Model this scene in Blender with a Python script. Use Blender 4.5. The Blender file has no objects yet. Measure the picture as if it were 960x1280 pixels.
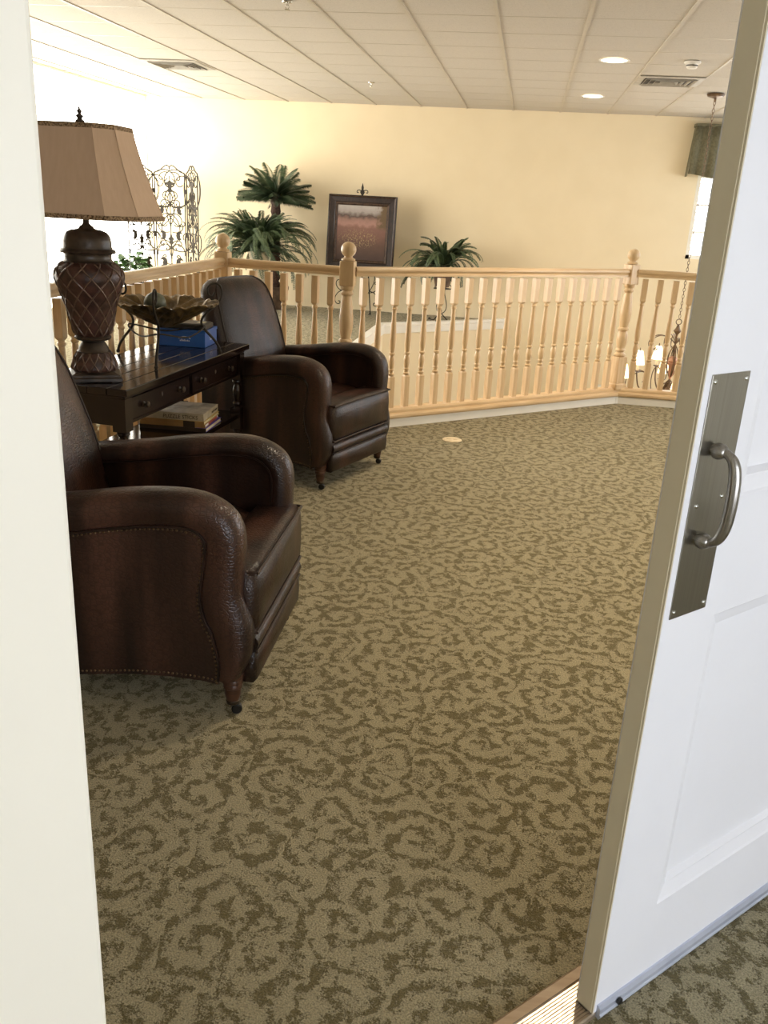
import bpy, bmesh, math, random
from mathutils import Vector, Matrix, Euler
PI = math.pi
random.seed(7)
scn = bpy.context.scene
COL = scn.collection

# ------------------------------------------------------------------ camera, light, exposure
CAM_H = 1.49
F_PX, PITCH, ROLL, AZ = 1084.6, math.radians(19.634), math.radians(3.10), math.radians(7.99)
cd = bpy.data.cameras.new('camera'); cam = bpy.data.objects.new('camera', cd); COL.objects.link(cam)
cd.sensor_fit = 'VERTICAL'; cd.sensor_height = 36.0; cd.sensor_width = 27.0
cd.lens = 36.0 * F_PX / 1280.0; cd.clip_start = 0.02; cd.clip_end = 200
fw = Vector((0, math.cos(PITCH), -math.sin(PITCH))); rt = Vector((1, 0, 0)); up = rt.cross(fw)
r2 = math.cos(ROLL) * rt + math.sin(ROLL) * up; u2 = -math.sin(ROLL) * rt + math.cos(ROLL) * up
M = Matrix((r2, u2, -fw)).transposed().to_4x4()
cam.matrix_world = Matrix.Translation((0, 0, CAM_H)) @ Matrix.Rotation(AZ, 4, 'Z') @ M
scn.camera = cam

scn.view_settings.view_transform = 'Standard'
scn.view_settings.look = 'None'
scn.view_settings.gamma = 1.0
scn.view_settings.use_curve_mapping = False
scn.view_settings.exposure = 0.0

W = bpy.data.worlds.new('sky'); scn.world = W; W.use_nodes = True
W.node_tree.nodes['Background'].inputs[0].default_value = (0.75, 0.85, 1.0, 1)
W.node_tree.nodes['Background'].inputs[1].default_value = 1.0

DAY_LEFT = 9.0       # daylight through the tall windows on the left wall
DAY_FAR = 9.0        # daylight through the far wall windows
DAY_RIGHT = 9.0      # daylight through the right wall window
DAY_NEAR = 9.5       # cool daylight of the room the camera stands in
LAMP_W = 38.0        # recessed downlights
DOOR_LAMP_W = 5.0

# ------------------------------------------------------------------ materials
MAT = {}
def nd(t, kind, **kw):
    n = t.nodes.new(kind)
    for k, v in kw.items(): setattr(n, k, v)
    return n
def base_mat(name, rough=0.5, metal=0.0, spec=0.5):
    m = bpy.data.materials.new(name); m.use_nodes = True
    t = m.node_tree; b = t.nodes['Principled BSDF']
    b.inputs['Roughness'].default_value = rough; b.inputs['Metallic'].default_value = metal
    b.inputs['Specular IOR Level'].default_value = spec
    MAT[name] = m
    return m, t, b
def ramp(t, pts):
    r = nd(t, 'ShaderNodeValToRGB'); e = r.color_ramp.elements
    while len(e) < len(pts): e.new(0.5)
    for i, (p, c) in enumerate(pts):
        e[i].position = p; e[i].color = (*c, 1) if len(c) == 3 else c
    return r
def noise_mat(name, c1, c2, scale=8, rough=0.5, metal=0.0, bump=0.0, bscale=None, stretch=(1, 1, 1), spec=0.5, detail=4, lo=0.35, hi=0.65, bdist=0.01, coat=0.0):
    m, t, b = base_mat(name, rough, metal, spec)
    tc = nd(t, 'ShaderNodeTexCoord'); mp = nd(t, 'ShaderNodeMapping'); mp.inputs['Scale'].default_value = stretch
    t.links.new(tc.outputs['Object'], mp.inputs[0])
    n = nd(t, 'ShaderNodeTexNoise'); n.inputs['Scale'].default_value = scale; n.inputs['Detail'].default_value = detail
    t.links.new(mp.outputs[0], n.inputs['Vector'])
    r = ramp(t, [(lo, c1), (hi, c2)]); t.links.new(n.outputs['Fac'], r.inputs[0]); t.links.new(r.outputs[0], b.inputs['Base Color'])
    if bump:
        n2 = nd(t, 'ShaderNodeTexNoise'); n2.inputs['Scale'].default_value = bscale or scale * 4; n2.inputs['Detail'].default_value = 3
        t.links.new(mp.outputs[0], n2.inputs['Vector'])
        bp = nd(t, 'ShaderNodeBump'); bp.inputs['Strength'].default_value = bump; bp.inputs['Distance'].default_value = bdist
        t.links.new(n2.outputs['Fac'], bp.inputs['Height']); t.links.new(bp.outputs[0], b.inputs['Normal'])
    if coat: b.inputs['Coat Weight'].default_value = coat; b.inputs['Coat Roughness'].default_value = 0.12
    return m
def emis_mat(name, col, strength):
    m = bpy.data.materials.new(name); m.use_nodes = True; t = m.node_tree
    t.nodes.remove(t.nodes['Principled BSDF'])
    e = nd(t, 'ShaderNodeEmission'); e.inputs[0].default_value = (*col, 1); e.inputs[1].default_value = strength
    t.links.new(e.outputs[0], t.nodes['Material Output'].inputs[0]); MAT[name] = m
    return m
def mth(t, op, a, b=None, c=None):
    n = nd(t, 'ShaderNodeMath', operation=op)
    for i, x in enumerate((a, b, c)):
        if x is None: continue
        if isinstance(x, (int, float)): n.inputs[i].default_value = x
        else: t.links.new(x, n.inputs[i])
    return n.outputs[0]
def vmth(t, op, a, b=None):
    n = nd(t, 'ShaderNodeVectorMath', operation=op)
    for i, x in enumerate((a, b)):
        if x is None: continue
        if isinstance(x, tuple): n.inputs[i].default_value = x
        else: t.links.new(x, n.inputs[i])
    return n

def carpet_mat():
    m, t, b = base_mat('carpet', 0.95, 0, 0.1)
    geo = nd(t, 'ShaderNodeNewGeometry')
    flat = vmth(t, 'MULTIPLY', geo.outputs['Position'], (1, 1, 0)).outputs[0]
    def noise(scale, det, rough, vec=None):
        n = nd(t, 'ShaderNodeTexNoise', noise_dimensions='2D'); n.inputs['Scale'].default_value = scale; n.inputs['Detail'].default_value = det; n.inputs['Roughness'].default_value = rough
        t.links.new(vec or flat, n.inputs['Vector']); return n
    def warp(scale, amt, src, det=3):
        n = noise(scale, det, 0.55)
        q = vmth(t, 'SUBTRACT', n.outputs['Color'], (0.5, 0.5, 0.5)).outputs[0]
        return vmth(t, 'ADD', src, vmth(t, 'MULTIPLY', q, (amt, amt, 0)).outputs[0]).outputs[0]
    P = warp(10, 0.05, flat, 1)
    P2 = warp(34, 0.055, P, 3)
    def scroll(scale, off, pitch, rnd):
        v = nd(t, 'ShaderNodeTexVoronoi', voronoi_dimensions='2D'); v.inputs['Scale'].default_value = scale; v.inputs['Randomness'].default_value = rnd
        src = vmth(t, 'ADD', P, off).outputs[0]; src2 = vmth(t, 'ADD', P2, off).outputs[0]
        t.links.new(src, v.inputs['Vector'])
        loc = vmth(t, 'SUBTRACT', src2, v.outputs['Position']).outputs[0]
        sx = nd(t, 'ShaderNodeSeparateXYZ'); t.links.new(loc, sx.inputs[0])
        th = mth(t, 'ARCTAN2', sx.outputs[1], sx.outputs[0])
        r = mth(t, 'SQRT', mth(t, 'ADD', mth(t, 'MULTIPLY', sx.outputs[0], sx.outputs[0]), mth(t, 'MULTIPLY', sx.outputs[1], sx.outputs[1])))
        cs = nd(t, 'ShaderNodeSeparateColor'); t.links.new(v.outputs['Color'], cs.inputs[0])
        sgn = mth(t, 'SIGN', mth(t, 'SUBTRACT', cs.outputs[1], 0.5))
        arg = mth(t, 'ADD', mth(t, 'MULTIPLY', th, sgn), mth(t, 'MULTIPLY', cs.outputs[0], 6.283))
        arg = mth(t, 'ADD', arg, mth(t, 'MULTIPLY', r, 6.283 / pitch))
        return mth(t, 'SINE', arg)
    s1 = scroll(6.4, (0.0, 0.0, 0.0), 0.060, 0.85)
    n = noise(24, 5, 0.66, P2)
    s = mth(t, 'ADD', mth(t, 'MULTIPLY', s1, 0.75), mth(t, 'MULTIPLY', mth(t, 'SUBTRACT', n.outputs['Fac'], 0.5), 4.6))
    rag = noise(72, 4, 0.75)
    s = mth(t, 'ADD', s, mth(t, 'MULTIPLY', mth(t, 'SUBTRACT', rag.outputs["Fac"], 0.5), 3.6))
    fine = noise(250, 2, 0.6)
    s = mth(t, 'ADD', s, mth(t, 'MULTIPLY', mth(t, 'SUBTRACT', fine.outputs['Fac'], 0.5), 1.6))
    mr = nd(t, 'ShaderNodeMapRange'); mr.inputs[1].default_value = -0.62; mr.inputs[2].default_value = 0.12
    t.links.new(s, mr.inputs[0])
    r = ramp(t, [(0.0, (0.148, 0.120, 0.053)), (0.45, (0.245, 0.205, 0.110)), (1.0, (0.340, 0.294, 0.180))])
    t.links.new(mr.outputs[0], r.inputs[0])
    # tuft speckle
    mixn = nd(t, 'ShaderNodeMix', data_type='RGBA', blend_type='MULTIPLY'); mixn.inputs[0].default_value = 0.8
    fr = ramp(t, [(0.3, (0.58, 0.58, 0.56)), (0.7, (1.35, 1.35, 1.35))]); t.links.new(fine.outputs['Fac'], fr.inputs[0])
    t.links.new(r.outputs[0], mixn.inputs[6]); t.links.new(fr.outputs[0], mixn.inputs[7])
    t.links.new(mixn.outputs[2], b.inputs['Base Color'])
    hgt = mth(t, 'ADD', mth(t, 'MULTIPLY', mr.outputs[0], 0.6), mth(t, 'MULTIPLY', fine.outputs['Fac'], 0.8))
    bp = nd(t, 'ShaderNodeBump'); bp.inputs['Strength'].default_value = 0.7; bp.inputs['Distance'].default_value = 0.006
    t.links.new(hgt, bp.inputs['Height']); t.links.new(bp.outputs[0], b.inputs['Normal'])
    b.inputs['Sheen Weight'].default_value = 0.15
carpet_mat()

noise_mat('wall_cream', (0.785, 0.665, 0.46), (0.805, 0.685, 0.48), 3, 0.85, bump=0.08, bscale=180, spec=0.2)
noise_mat('wall_white', (0.80, 0.77, 0.67), (0.82, 0.79, 0.69), 3, 0.7, bump=0.03, bscale=120, spec=0.25)
noise_mat('jamb_paint', (0.88, 0.835, 0.715), (0.90, 0.855, 0.735), 2, 0.45, spec=0.35)
noise_mat('tile', (0.50, 0.455, 0.39), (0.60, 0.55, 0.48), 130, 0.95, bump=0.25, bscale=160, spec=0.1, detail=6, lo=0.25, hi=0.5)
noise_mat('grid', (0.50, 0.44, 0.35), (0.53, 0.47, 0.38), 5, 0.5)
noise_mat('trim_white', (0.80, 0.77, 0.70), (0.83, 0.80, 0.73), 5, 0.45)
noise_mat('door_white', (0.82, 0.82, 0.85), (0.84, 0.84, 0.87), 4, 0.38, bump=0.02, bscale=60)
noise_mat('door_edge', (0.72, 0.635, 0.45), (0.76, 0.67, 0.48), 12, 0.5, stretch=(1, 1, 0.1))
noise_mat('maple', (0.62, 0.43, 0.235), (0.72, 0.53, 0.315), 7, 0.33, stretch=(6, 6, 0.7), detail=6, spec=0.5)
noise_mat('maple_rail', (0.62, 0.43, 0.235), (0.72, 0.53, 0.315), 4, 0.33, stretch=(1, 7, 7), detail=6, spec=0.5)
noise_mat('espresso', (0.007, 0.0035, 0.0028), (0.016, 0.0075, 0.0055), 6, 0.14, stretch=(8, 1, 8), detail=5, spec=0.6)
noise_mat('espresso_front', (0.010, 0.005, 0.0035), (0.022, 0.010, 0.007), 6, 0.24, stretch=(8, 1, 8), detail=5, spec=0.5)
noise_mat('nail', (0.07, 0.045, 0.025), (0.15, 0.10, 0.055), 60, 0.35, 0.9)
noise_mat('brass', (0.35, 0.26, 0.13), (0.5, 0.38, 0.2), 30, 0.35, 1.0)
noise_mat('bronze', (0.035, 0.026, 0.018), (0.10, 0.07, 0.045), 14, 0.38, 0.6, bump=0.15, bscale=40)
noise_mat('lamp_dark', (0.028, 0.019, 0.013), (0.075, 0.052, 0.036), 16, 0.36, 0.15, bump=0.12, bscale=50)
noise_mat('lamp_body', (0.030, 0.012, 0.009), (0.085, 0.036, 0.026), 22, 0.4, 0.05, bump=0.2, bscale=70)
noise_mat('lamp_lattice', (0.07, 0.040, 0.028), (0.19, 0.12, 0.085), 40, 0.34, 0.2)
noise_mat('shade', (0.62, 0.44, 0.30), (0.65, 0.47, 0.325), 60, 0.8, stretch=(1, 1, 0.1), bump=0.05, bscale=220, spec=0.2)
noise_mat('braid', (0.07, 0.035, 0.015), (0.50, 0.34, 0.19), 150, 0.8, bump=0.5, bscale=200)
noise_mat('iron', (0.016, 0.012, 0.008), (0.040, 0.030, 0.019), 25, 0.6, 0.0, spec=0.3)
noise_mat('bowl_metal', (0.060, 0.038, 0.014), (0.24, 0.16, 0.065), 18, 0.38, 0.55, bump=0.2, bscale=60)
noise_mat('ball_green', (0.05, 0.06, 0.04), (0.14, 0.15, 0.10), 26, 0.45, 0.1, bump=0.2, bscale=60)
noise_mat('leaf_dark', (0.016, 0.034, 0.015), (0.055, 0.080, 0.038), 9, 0.45)
noise_mat('leaf_fern', (0.026, 0.050, 0.020), (0.095, 0.135, 0.060), 10, 0.5)
noise_mat('leaf_bright', (0.025, 0.07, 0.015), (0.09, 0.17, 0.045), 14, 0.5)
noise_mat('trunk', (0.028, 0.014, 0.009), (0.085, 0.045, 0.03), 60, 0.9, bump=0.6, bscale=90)
noise_mat('pot', (0.06, 0.035, 0.022), (0.13, 0.08, 0.05), 12, 0.6)
noise_mat('pot_pale', (0.55, 0.48, 0.36), (0.62, 0.55, 0.42), 12, 0.6)
noise_mat('frame_wood', (0.010, 0.005, 0.004), (0.028, 0.013, 0.010), 18, 0.4, stretch=(3, 3, 1))
noise_mat('gilt', (0.03, 0.016, 0.010), (0.08, 0.045, 0.026), 40, 0.4, 0.3)
noise_mat('valance', (0.105, 0.092, 0.048), (0.155, 0.140, 0.080), 40, 0.85, bump=0.1, bscale=160)
noise_mat('steel', (0.30, 0.285, 0.26), (0.40, 0.38, 0.35), 6, 0.28, 1.0, stretch=(90, 90, 0.6))
noise_mat('plate_steel', (0.36, 0.34, 0.30), (0.40, 0.38, 0.335), 5, 0.30, 1.0, stretch=(90, 60, 0.6))
noise_mat('screw', (0.6, 0.6, 0.58), (0.8, 0.8, 0.78), 50, 0.2, 1.0)
noise_mat('black', (0.006, 0.006, 0.006), (0.014, 0.013, 0.012), 20, 0.35)
noise_mat('threshold', (0.50, 0.40, 0.30), (0.62, 0.52, 0.41), 10, 0.28, 0.75, stretch=(0.3, 6, 1))
noise_mat('threshold_edge', (0.34, 0.24, 0.15), (0.42, 0.31, 0.20), 10, 0.4, 0.2, stretch=(0.3, 6, 1))
noise_mat('sweep', (0.50, 0.54, 0.66), (0.62, 0.66, 0.78), 10, 0.3, 0.5)
noise_mat('vent_metal', (0.36, 0.33, 0.28), (0.46, 0.42, 0.36), 8, 0.5)
noise_mat('vent_dark', (0.05, 0.045, 0.04), (0.09, 0.08, 0.07), 8, 0.7)
noise_mat('plastic_white', (0.75, 0.72, 0.66), (0.80, 0.77, 0.71), 8, 0.5)
noise_mat('chrome', (0.6, 0.58, 0.55), (0.75, 0.73, 0.7), 8, 0.15, 1.0)
noise_mat('box_blue', (0.022, 0.095, 0.36), (0.03, 0.13, 0.45), 6, 0.28)
noise_mat('print_white', (0.7, 0.72, 0.75), (0.8, 0.8, 0.8), 6, 0.5)
noise_mat('card_beige', (0.42, 0.36, 0.26), (0.56, 0.49, 0.38), 22, 0.55)
noise_mat('card_photo', (0.16, 0.13, 0.09), (0.52, 0.45, 0.36), 14, 0.45, detail=6)
noise_mat('paper', (0.62, 0.55, 0.38), (0.72, 0.65, 0.48), 30, 0.8, stretch=(1, 1, 30))
noise_mat('cover_tan', (0.30, 0.17, 0.06), (0.40, 0.24, 0.10), 12, 0.5)
noise_mat('cover_yellow', (0.55, 0.42, 0.12), (0.62, 0.48, 0.18), 12, 0.5)
noise_mat('cover_purple', (0.06, 0.03, 0.32), (0.09, 0.05, 0.42), 12, 0.4)
noise_mat('cover_red', (0.45, 0.07, 0.07), (0.55, 0.12, 0.10), 12, 0.4)
noise_mat('cover_green', (0.10, 0.16, 0.13), (0.20, 0.28, 0.23), 25, 0.4)
noise_mat('print_dark', (0.03, 0.018, 0.012), (0.05, 0.03, 0.02), 12, 0.5)
noise_mat('chand_metal', (0.10, 0.06, 0.035), (0.22, 0.14, 0.08), 18, 0.4, 0.5)
noise_mat('candle', (0.75, 0.62, 0.42), (0.8, 0.68, 0.48), 8, 0.5)
noise_mat('urn_rose', (0.45, 0.22, 0.13), (0.55, 0.30, 0.19), 12, 0.4, 0.2)
noise_mat('void_floor', (0.28, 0.23, 0.15), (0.34, 0.28, 0.19), 12, 0.9)
noise_mat('leg_wood', (0.045, 0.018, 0.010), (0.085, 0.036, 0.020), 14, 0.35, stretch=(1, 1, 6))
noise_mat('outlet_brass', (0.70, 0.58, 0.38), (0.85, 0.72, 0.50), 30, 0.35, 0.2)
emis_mat('day_left', (1.0, 0.95, 0.84), DAY_LEFT)
emis_mat('day_far', (1.0, 0.96, 0.88), DAY_FAR)
emis_mat('day_right', (0.95, 0.97, 1.0), DAY_RIGHT)
emis_mat('day_right_far', (0.80, 0.90, 1.0), 5.0)
emis_mat('day_near', (0.86, 0.91, 1.0), DAY_NEAR)
emis_mat('lamp_glow', (1.0, 0.84, 0.60), 14.0)
emis_mat('shade_glow', (1.0, 0.80, 0.52), 3.2)

def leather_mat():
    m, t, b = base_mat('leather', 0.36, 0, 0.5)
    tc = nd(t, 'ShaderNodeTexCoord')
    mp = nd(t, 'ShaderNodeMapping'); mp.inputs['Scale'].default_value = (5.5, 5.5, 0.55)
    t.links.new(tc.outputs['Object'], mp.inputs[0])
    n = nd(t, 'ShaderNodeTexNoise'); n.inputs['Scale'].default_value = 1.6; n.inputs['Detail'].default_value = 2
    t.links.new(mp.outputs[0], n.inputs['Vector'])
    r = ramp(t, [(0.36, (0.014, 0.0060, 0.0040)), (0.5, (0.033, 0.0140, 0.0087)), (0.66, (0.082, 0.036, 0.023))])
    t.links.new(n.outputs['Fac'], r.inputs[0])
    # embossed reptile grain
    mp2 = nd(t, 'ShaderNodeMapping'); mp2.inputs['Scale'].default_value = (62, 62, 95)
    t.links.new(tc.outputs['Object'], mp2.inputs[0])
    v = nd(t, 'ShaderNodeTexVoronoi', feature='DISTANCE_TO_EDGE'); v.inputs['Scale'].default_value = 1.0; v.inputs['Randomness'].default_value = 0.75
    t.links.new(mp2.outputs[0], v.inputs['Vector'])
    er = ramp(t, [(0.0, (0.35, 0.35, 0.35)), (0.16, (1, 1, 1))]); t.links.new(v.outputs['Distance'], er.inputs[0])
    mx = nd(t, 'ShaderNodeMix', data_type='RGBA', blend_type='MULTIPLY'); mx.inputs[0].default_value = 0.6
    t.links.new(r.outputs[0], mx.inputs[6]); t.links.new(er.outputs[0], mx.inputs[7]); t.links.new(mx.outputs[2], b.inputs['Base Color'])
    bp = nd(t, 'ShaderNodeBump'); bp.inputs['Strength'].default_value = 0.3; bp.inputs['Distance'].default_value = 0.003
    t.links.new(er.outputs[0], bp.inputs['Height']); t.links.new(bp.outputs[0], b.inputs['Normal'])
    n3 = nd(t, 'ShaderNodeTexNoise'); n3.inputs['Scale'].default_value = 7; t.links.new(tc.outputs['Object'], n3.inputs['Vector'])
    mr = nd(t, 'ShaderNodeMapRange'); mr.inputs[3].default_value = 0.24; mr.inputs[4].default_value = 0.42
    t.links.new(n3.outputs['Fac'], mr.inputs[0]); t.links.new(mr.outputs[0], b.inputs['Roughness'])
leather_mat()
noise_mat('piping', (0.012, 0.006, 0.004), (0.028, 0.013, 0.009), 20, 0.35)

def painting_mat():
    # meadow landscape: pale sky, dark hills, pink bushes, field with yellow flowers (object coords: x 0..1, z 0..1 scaled by geometry)
    m, t, b = base_mat('painting', 0.45, 0, 0.4)
    tc = nd(t, 'ShaderNodeTexCoord'); sx = nd(t, 'ShaderNodeSeparateXYZ')
    t.links.new(tc.outputs['Generated'], sx.inputs[0])
    n = nd(t, 'ShaderNodeTexNoise'); n.inputs['Scale'].default_value = 9; n.inputs['Detail'].default_value = 5; t.links.new(tc.outputs['Generated'], n.inputs['Vector'])
    z = mth(t, 'ADD', sx.outputs[2], mth(t, 'MULTIPLY', mth(t, 'SUBTRACT', n.outputs['Fac'], 0.5), 0.16))
    r = ramp(t, [(0.0, (0.055, 0.030, 0.026)), (0.26, (0.10, 0.055, 0.04)), (0.45, (0.17, 0.085, 0.065)), (0.60, (0.20, 0.10, 0.08)), (0.66, (0.34, 0.19, 0.16)), (0.74, (0.26, 0.15, 0.12)), (0.80, (0.085, 0.055, 0.045)), (0.88, (0.33, 0.29, 0.27)), (1.0, (0.42, 0.38, 0.36))])
    t.links.new(z, r.inputs[0])
    # flowers
    n2 = nd(t, 'ShaderNodeTexNoise'); n2.inputs['Scale'].default_value = 34; n2.inputs['Detail'].default_value = 3; t.links.new(tc.outputs['Generated'], n2.inputs['Vector'])
    fl = nd(t, 'ShaderNodeMapRange'); fl.inputs[1].default_value = 0.52; fl.inputs[2].default_value = 0.66; t.links.new(n2.outputs['Fac'], fl.inputs[0])
    dx = mth(t, 'SUBTRACT', sx.outputs[0], 0.45); dz = mth(t, 'SUBTRACT', sx.outputs[2], 0.40)
    dd = mth(t, 'ADD', mth(t, 'MULTIPLY', dx, dx), mth(t, 'MULTIPLY', mth(t, 'MULTIPLY', dz, dz), 4.5))
    mk = nd(t, 'ShaderNodeMapRange'); mk.inputs[1].default_value = 0.20; mk.inputs[2].default_value = 0.02; t.links.new(dd, mk.inputs[0])
    f = mth(t, 'MULTIPLY', fl.outputs[0], mk.outputs[0])
    mx = nd(t, 'ShaderNodeMix', data_type='RGBA'); mx.inputs[7].default_value = (0.40, 0.30, 0.15, 1)
    t.links.new(f, mx.inputs[0]); t.links.new(r.outputs[0], mx.inputs[6])
    # tree mass on the right
    tr = mth(t, 'ADD', sx.outputs[0], mth(t, 'MULTIPLY', mth(t, 'SUBTRACT', n.outputs['Fac'], 0.5), 0.5))
    tm = nd(t, 'ShaderNodeMapRange'); tm.inputs[1].default_value = 0.80; tm.inputs[2].default_value = 0.90; t.links.new(tr, tm.inputs[0])
    zz = nd(t, 'ShaderNodeMapRange'); zz.inputs[1].default_value = 0.55; zz.inputs[2].default_value = 0.62; t.links.new(sx.outputs[2], zz.inputs[0])
    mx2 = nd(t, 'ShaderNodeMix', data_type='RGBA'); mx2.inputs[7].default_value = (0.13, 0.085, 0.045, 1)
    t.links.new(mth(t, 'MULTIPLY', tm.outputs[0], zz.outputs[0]), mx2.inputs[0]); t.links.new(mx.outputs[2], mx2.inputs[6])
    t.links.new(mx2.outputs[2], b.inputs['Base Color'])
painting_mat()

# ------------------------------------------------------------------ mesh helpers
class MB:
    def __init__(s): s.v = []; s.f = []
    def add(s, vs, fs):
        o = len(s.v); s.v += [tuple(x) for x in vs]; s.f += [tuple(i + o for i in f) for f in fs]
    def box(s, x0, x1, y0, y1, z0, z1):
        s.add([(x0, y0, z0), (x1, y0, z0), (x1, y1, z0), (x0, y1, z0), (x0, y0, z1), (x1, y0, z1), (x1, y1, z1), (x0, y1, z1)],
              [(0, 3, 2, 1), (4, 5, 6, 7), (0, 1, 5, 4), (1, 2, 6, 5), (2, 3, 7, 6), (3, 0, 4, 7)])
        return s
    def prism(s, pts, z0, z1):
        n = len(pts)
        a = sum(pts[i][0] * pts[(i + 1) % n][1] - pts[(i + 1) % n][0] * pts[i][1] for i in range(n))
        if a < 0: pts = pts[::-1]
        s.add([(x, y, z0) for x, y in pts] + [(x, y, z1) for x, y in pts],
              [tuple(range(n - 1, -1, -1)), tuple(range(n, 2 * n))] + [(i, (i + 1) % n, n + (i + 1) % n, n + i) for i in range(n)])
        return s
    def loft(s, secs, cap=True, closed=True):
        n = len(secs[0]); o = len(s.v)
        for c in secs: s.v += [tuple(p) for p in c]
        for k in range(len(secs) - 1):
            for i in range(n if closed else n - 1):
                j = (i + 1) % n
                s.f.append((o + k * n + i, o + k * n + j, o + (k + 1) * n + j, o + (k + 1) * n + i))
        if cap:
            s.f.append(tuple(o + i for i in range(n - 1, -1, -1))); e = o + (len(secs) - 1) * n
            s.f.append(tuple(e + i for i in range(n)))
        return s
    def lathe(s, prof, seg=20, c=(0, 0, 0), sx=1, sy=1, cap=True):
        secs = [[(c[0] + max(r, 1e-4) * sx * math.cos(2 * PI * i / seg), c[1] + max(r, 1e-4) * sy * math.sin(2 * PI * i / seg), c[2] + z) for i in range(seg)] for r, z in prof]
        return s.loft(secs, cap=cap)
    def sphere(s, c, r, seg=16, rings=10, sz=1):
        return s.lathe([(r * math.sin(PI * k / rings), -r * sz * math.cos(PI * k / rings)) for k in range(rings + 1)], seg, c)
    def tube(s, path, rad, seg=6, closed=False):
        P = [Vector(p) for p in path]; n = len(P)
        R = rad if callable(rad) else (lambda t: rad)
        T = []
        for i in range(n):
            a = P[i - 1] if (i > 0 or closed) else P[0]; b = P[(i + 1) % n] if (i < n - 1 or closed) else P[-1]
            d = b - a
            T.append(d.normalized() if d.length > 1e-9 else Vector((0, 0, 1)))
        ref = Vector((0, 0, 1)) if abs(T[0].z) < 0.9 else Vector((1, 0, 0))
        N = (ref - T[0] * ref.dot(T[0])).normalized(); secs = []
        for i in range(n):
            N = (N - T[i] * N.dot(T[i]))
            N = N.normalized() if N.length > 1e-6 else T[i].orthogonal().normalized()
            B = T[i].cross(N); r = R(i / (n - 1))
            secs.append([P[i] + N * (r * math.cos(2 * PI * k / seg)) + B * (r * math.sin(2 * PI * k / seg)) for k in range(seg)])
        if closed: secs.append(secs[0]); return s.loft(secs, cap=False)
        return s.loft(secs)
    def xform(s, mat):
        s.v = [tuple(mat @ Vector(p)) for p in s.v]; return s
    def build(s, name, mat, parent=None, loc=(0, 0, 0), rot=(0, 0, 0), smooth=False, bevel=0, seg=2, sub=0, weld=False):
        me = bpy.data.meshes.new(name); me.from_pydata(s.v, [], s.f); me.validate()
        bm = bmesh.new(); bm.from_mesh(me)
        if weld: bmesh.ops.remove_doubles(bm, verts=bm.verts, dist=1e-5)
        bmesh.ops.recalc_face_normals(bm, faces=bm.faces); bm.to_mesh(me); bm.free()
        me.materials.append(MAT[mat])
        if smooth:
            for p in me.polygons: p.use_smooth = True
            if hasattr(me, 'set_sharp_from_angle'): me.set_sharp_from_angle(angle=math.radians(smooth if smooth is not True else 50))
        return link(name, me, parent, loc, rot, bevel, seg, sub)
def link(name, me, parent=None, loc=(0, 0, 0), rot=(0, 0, 0), bevel=0, seg=2, sub=0):
    o = bpy.data.objects.new(name, me); COL.objects.link(o); o.location = loc; o.rotation_euler = rot
    if parent: o.parent = parent
    if bevel:
        md = o.modifiers.new('bevel', 'BEVEL'); md.width = bevel; md.segments = seg; md.limit_method = 'ANGLE'; md.angle_limit = math.radians(40)
    if sub:
        md = o.modifiers.new('sub', 'SUBSURF'); md.levels = sub; md.render_levels = sub
    return o
def tag(o, label, cat, group=None):
    o['label'] = label; o['category'] = cat
    if group: o['group'] = group
    return o
def thing(name, label, cat, loc=(0, 0, 0), rotz=0, group=None):
    o = bpy.data.objects.new(name, None); COL.objects.link(o); o.location = loc; o.rotation_euler = (0, 0, rotz); o.empty_display_size = 0.1
    return tag(o, label, cat, group)
def struct(o): o['kind'] = 'structure'; return o
def stuff(o): o['kind'] = 'stuff'; return o
def copy_tree(o, parent=None):
    c = o.copy(); COL.objects.link(c); c.parent = parent
    for ch in list(o.children): copy_tree(ch, c)
    return c
def spline(pts, n=8, closed=False):
    P = [Vector(p) for p in pts]; out = []; m = len(P)
    for i in range(m if closed else m - 1):
        if closed: a, b, c, d = P[i - 1], P[i], P[(i + 1) % m], P[(i + 2) % m]
        else: a, b, c, d = P[max(i - 1, 0)], P[i], P[i + 1], P[min(i + 2, m - 1)]
        for k in range(n):
            t = k / n
            out.append(0.5 * ((2 * b) + (c - a) * t + (2 * a - 5 * b + 4 * c - d) * t * t + (3 * b - 3 * c + d - a) * t ** 3))
    if not closed: out.append(P[-1])
    return out
def scroll2d(p0, p1, bend=1.0, e0=1, e1=1, k=9.0, w=0.16, n=96):
    """wrought-iron scroll: curled ends (sign e0/e1, 0 = plain end) and an even bend between p0 and p1 (2D)"""
    pts = []; x = y = a = 0.0; ds = 1.0 / n
    for i in range(n + 1):
        s = i / n; pts.append((x, y))
        kk = bend + e0 * 1.5 * k / w * math.exp(-s / w) + e1 * 1.5 * k / w * math.exp(-(1 - s) / w)
        a += kk * ds; x += math.cos(a) * ds; y += math.sin(a) * ds
    c = complex(*pts[-1]); d = complex(p1[0] - p0[0], p1[1] - p0[1])
    if abs(c) < 1e-6: return [p0, p1]
    q = d / c
    return [((complex(*p) * q) + complex(*p0)) for p in pts]
def scroll_xz(p0, p1, y=0, **kw): return [(z.real, y, z.imag) for z in scroll2d(p0, p1, **kw)]

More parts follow.
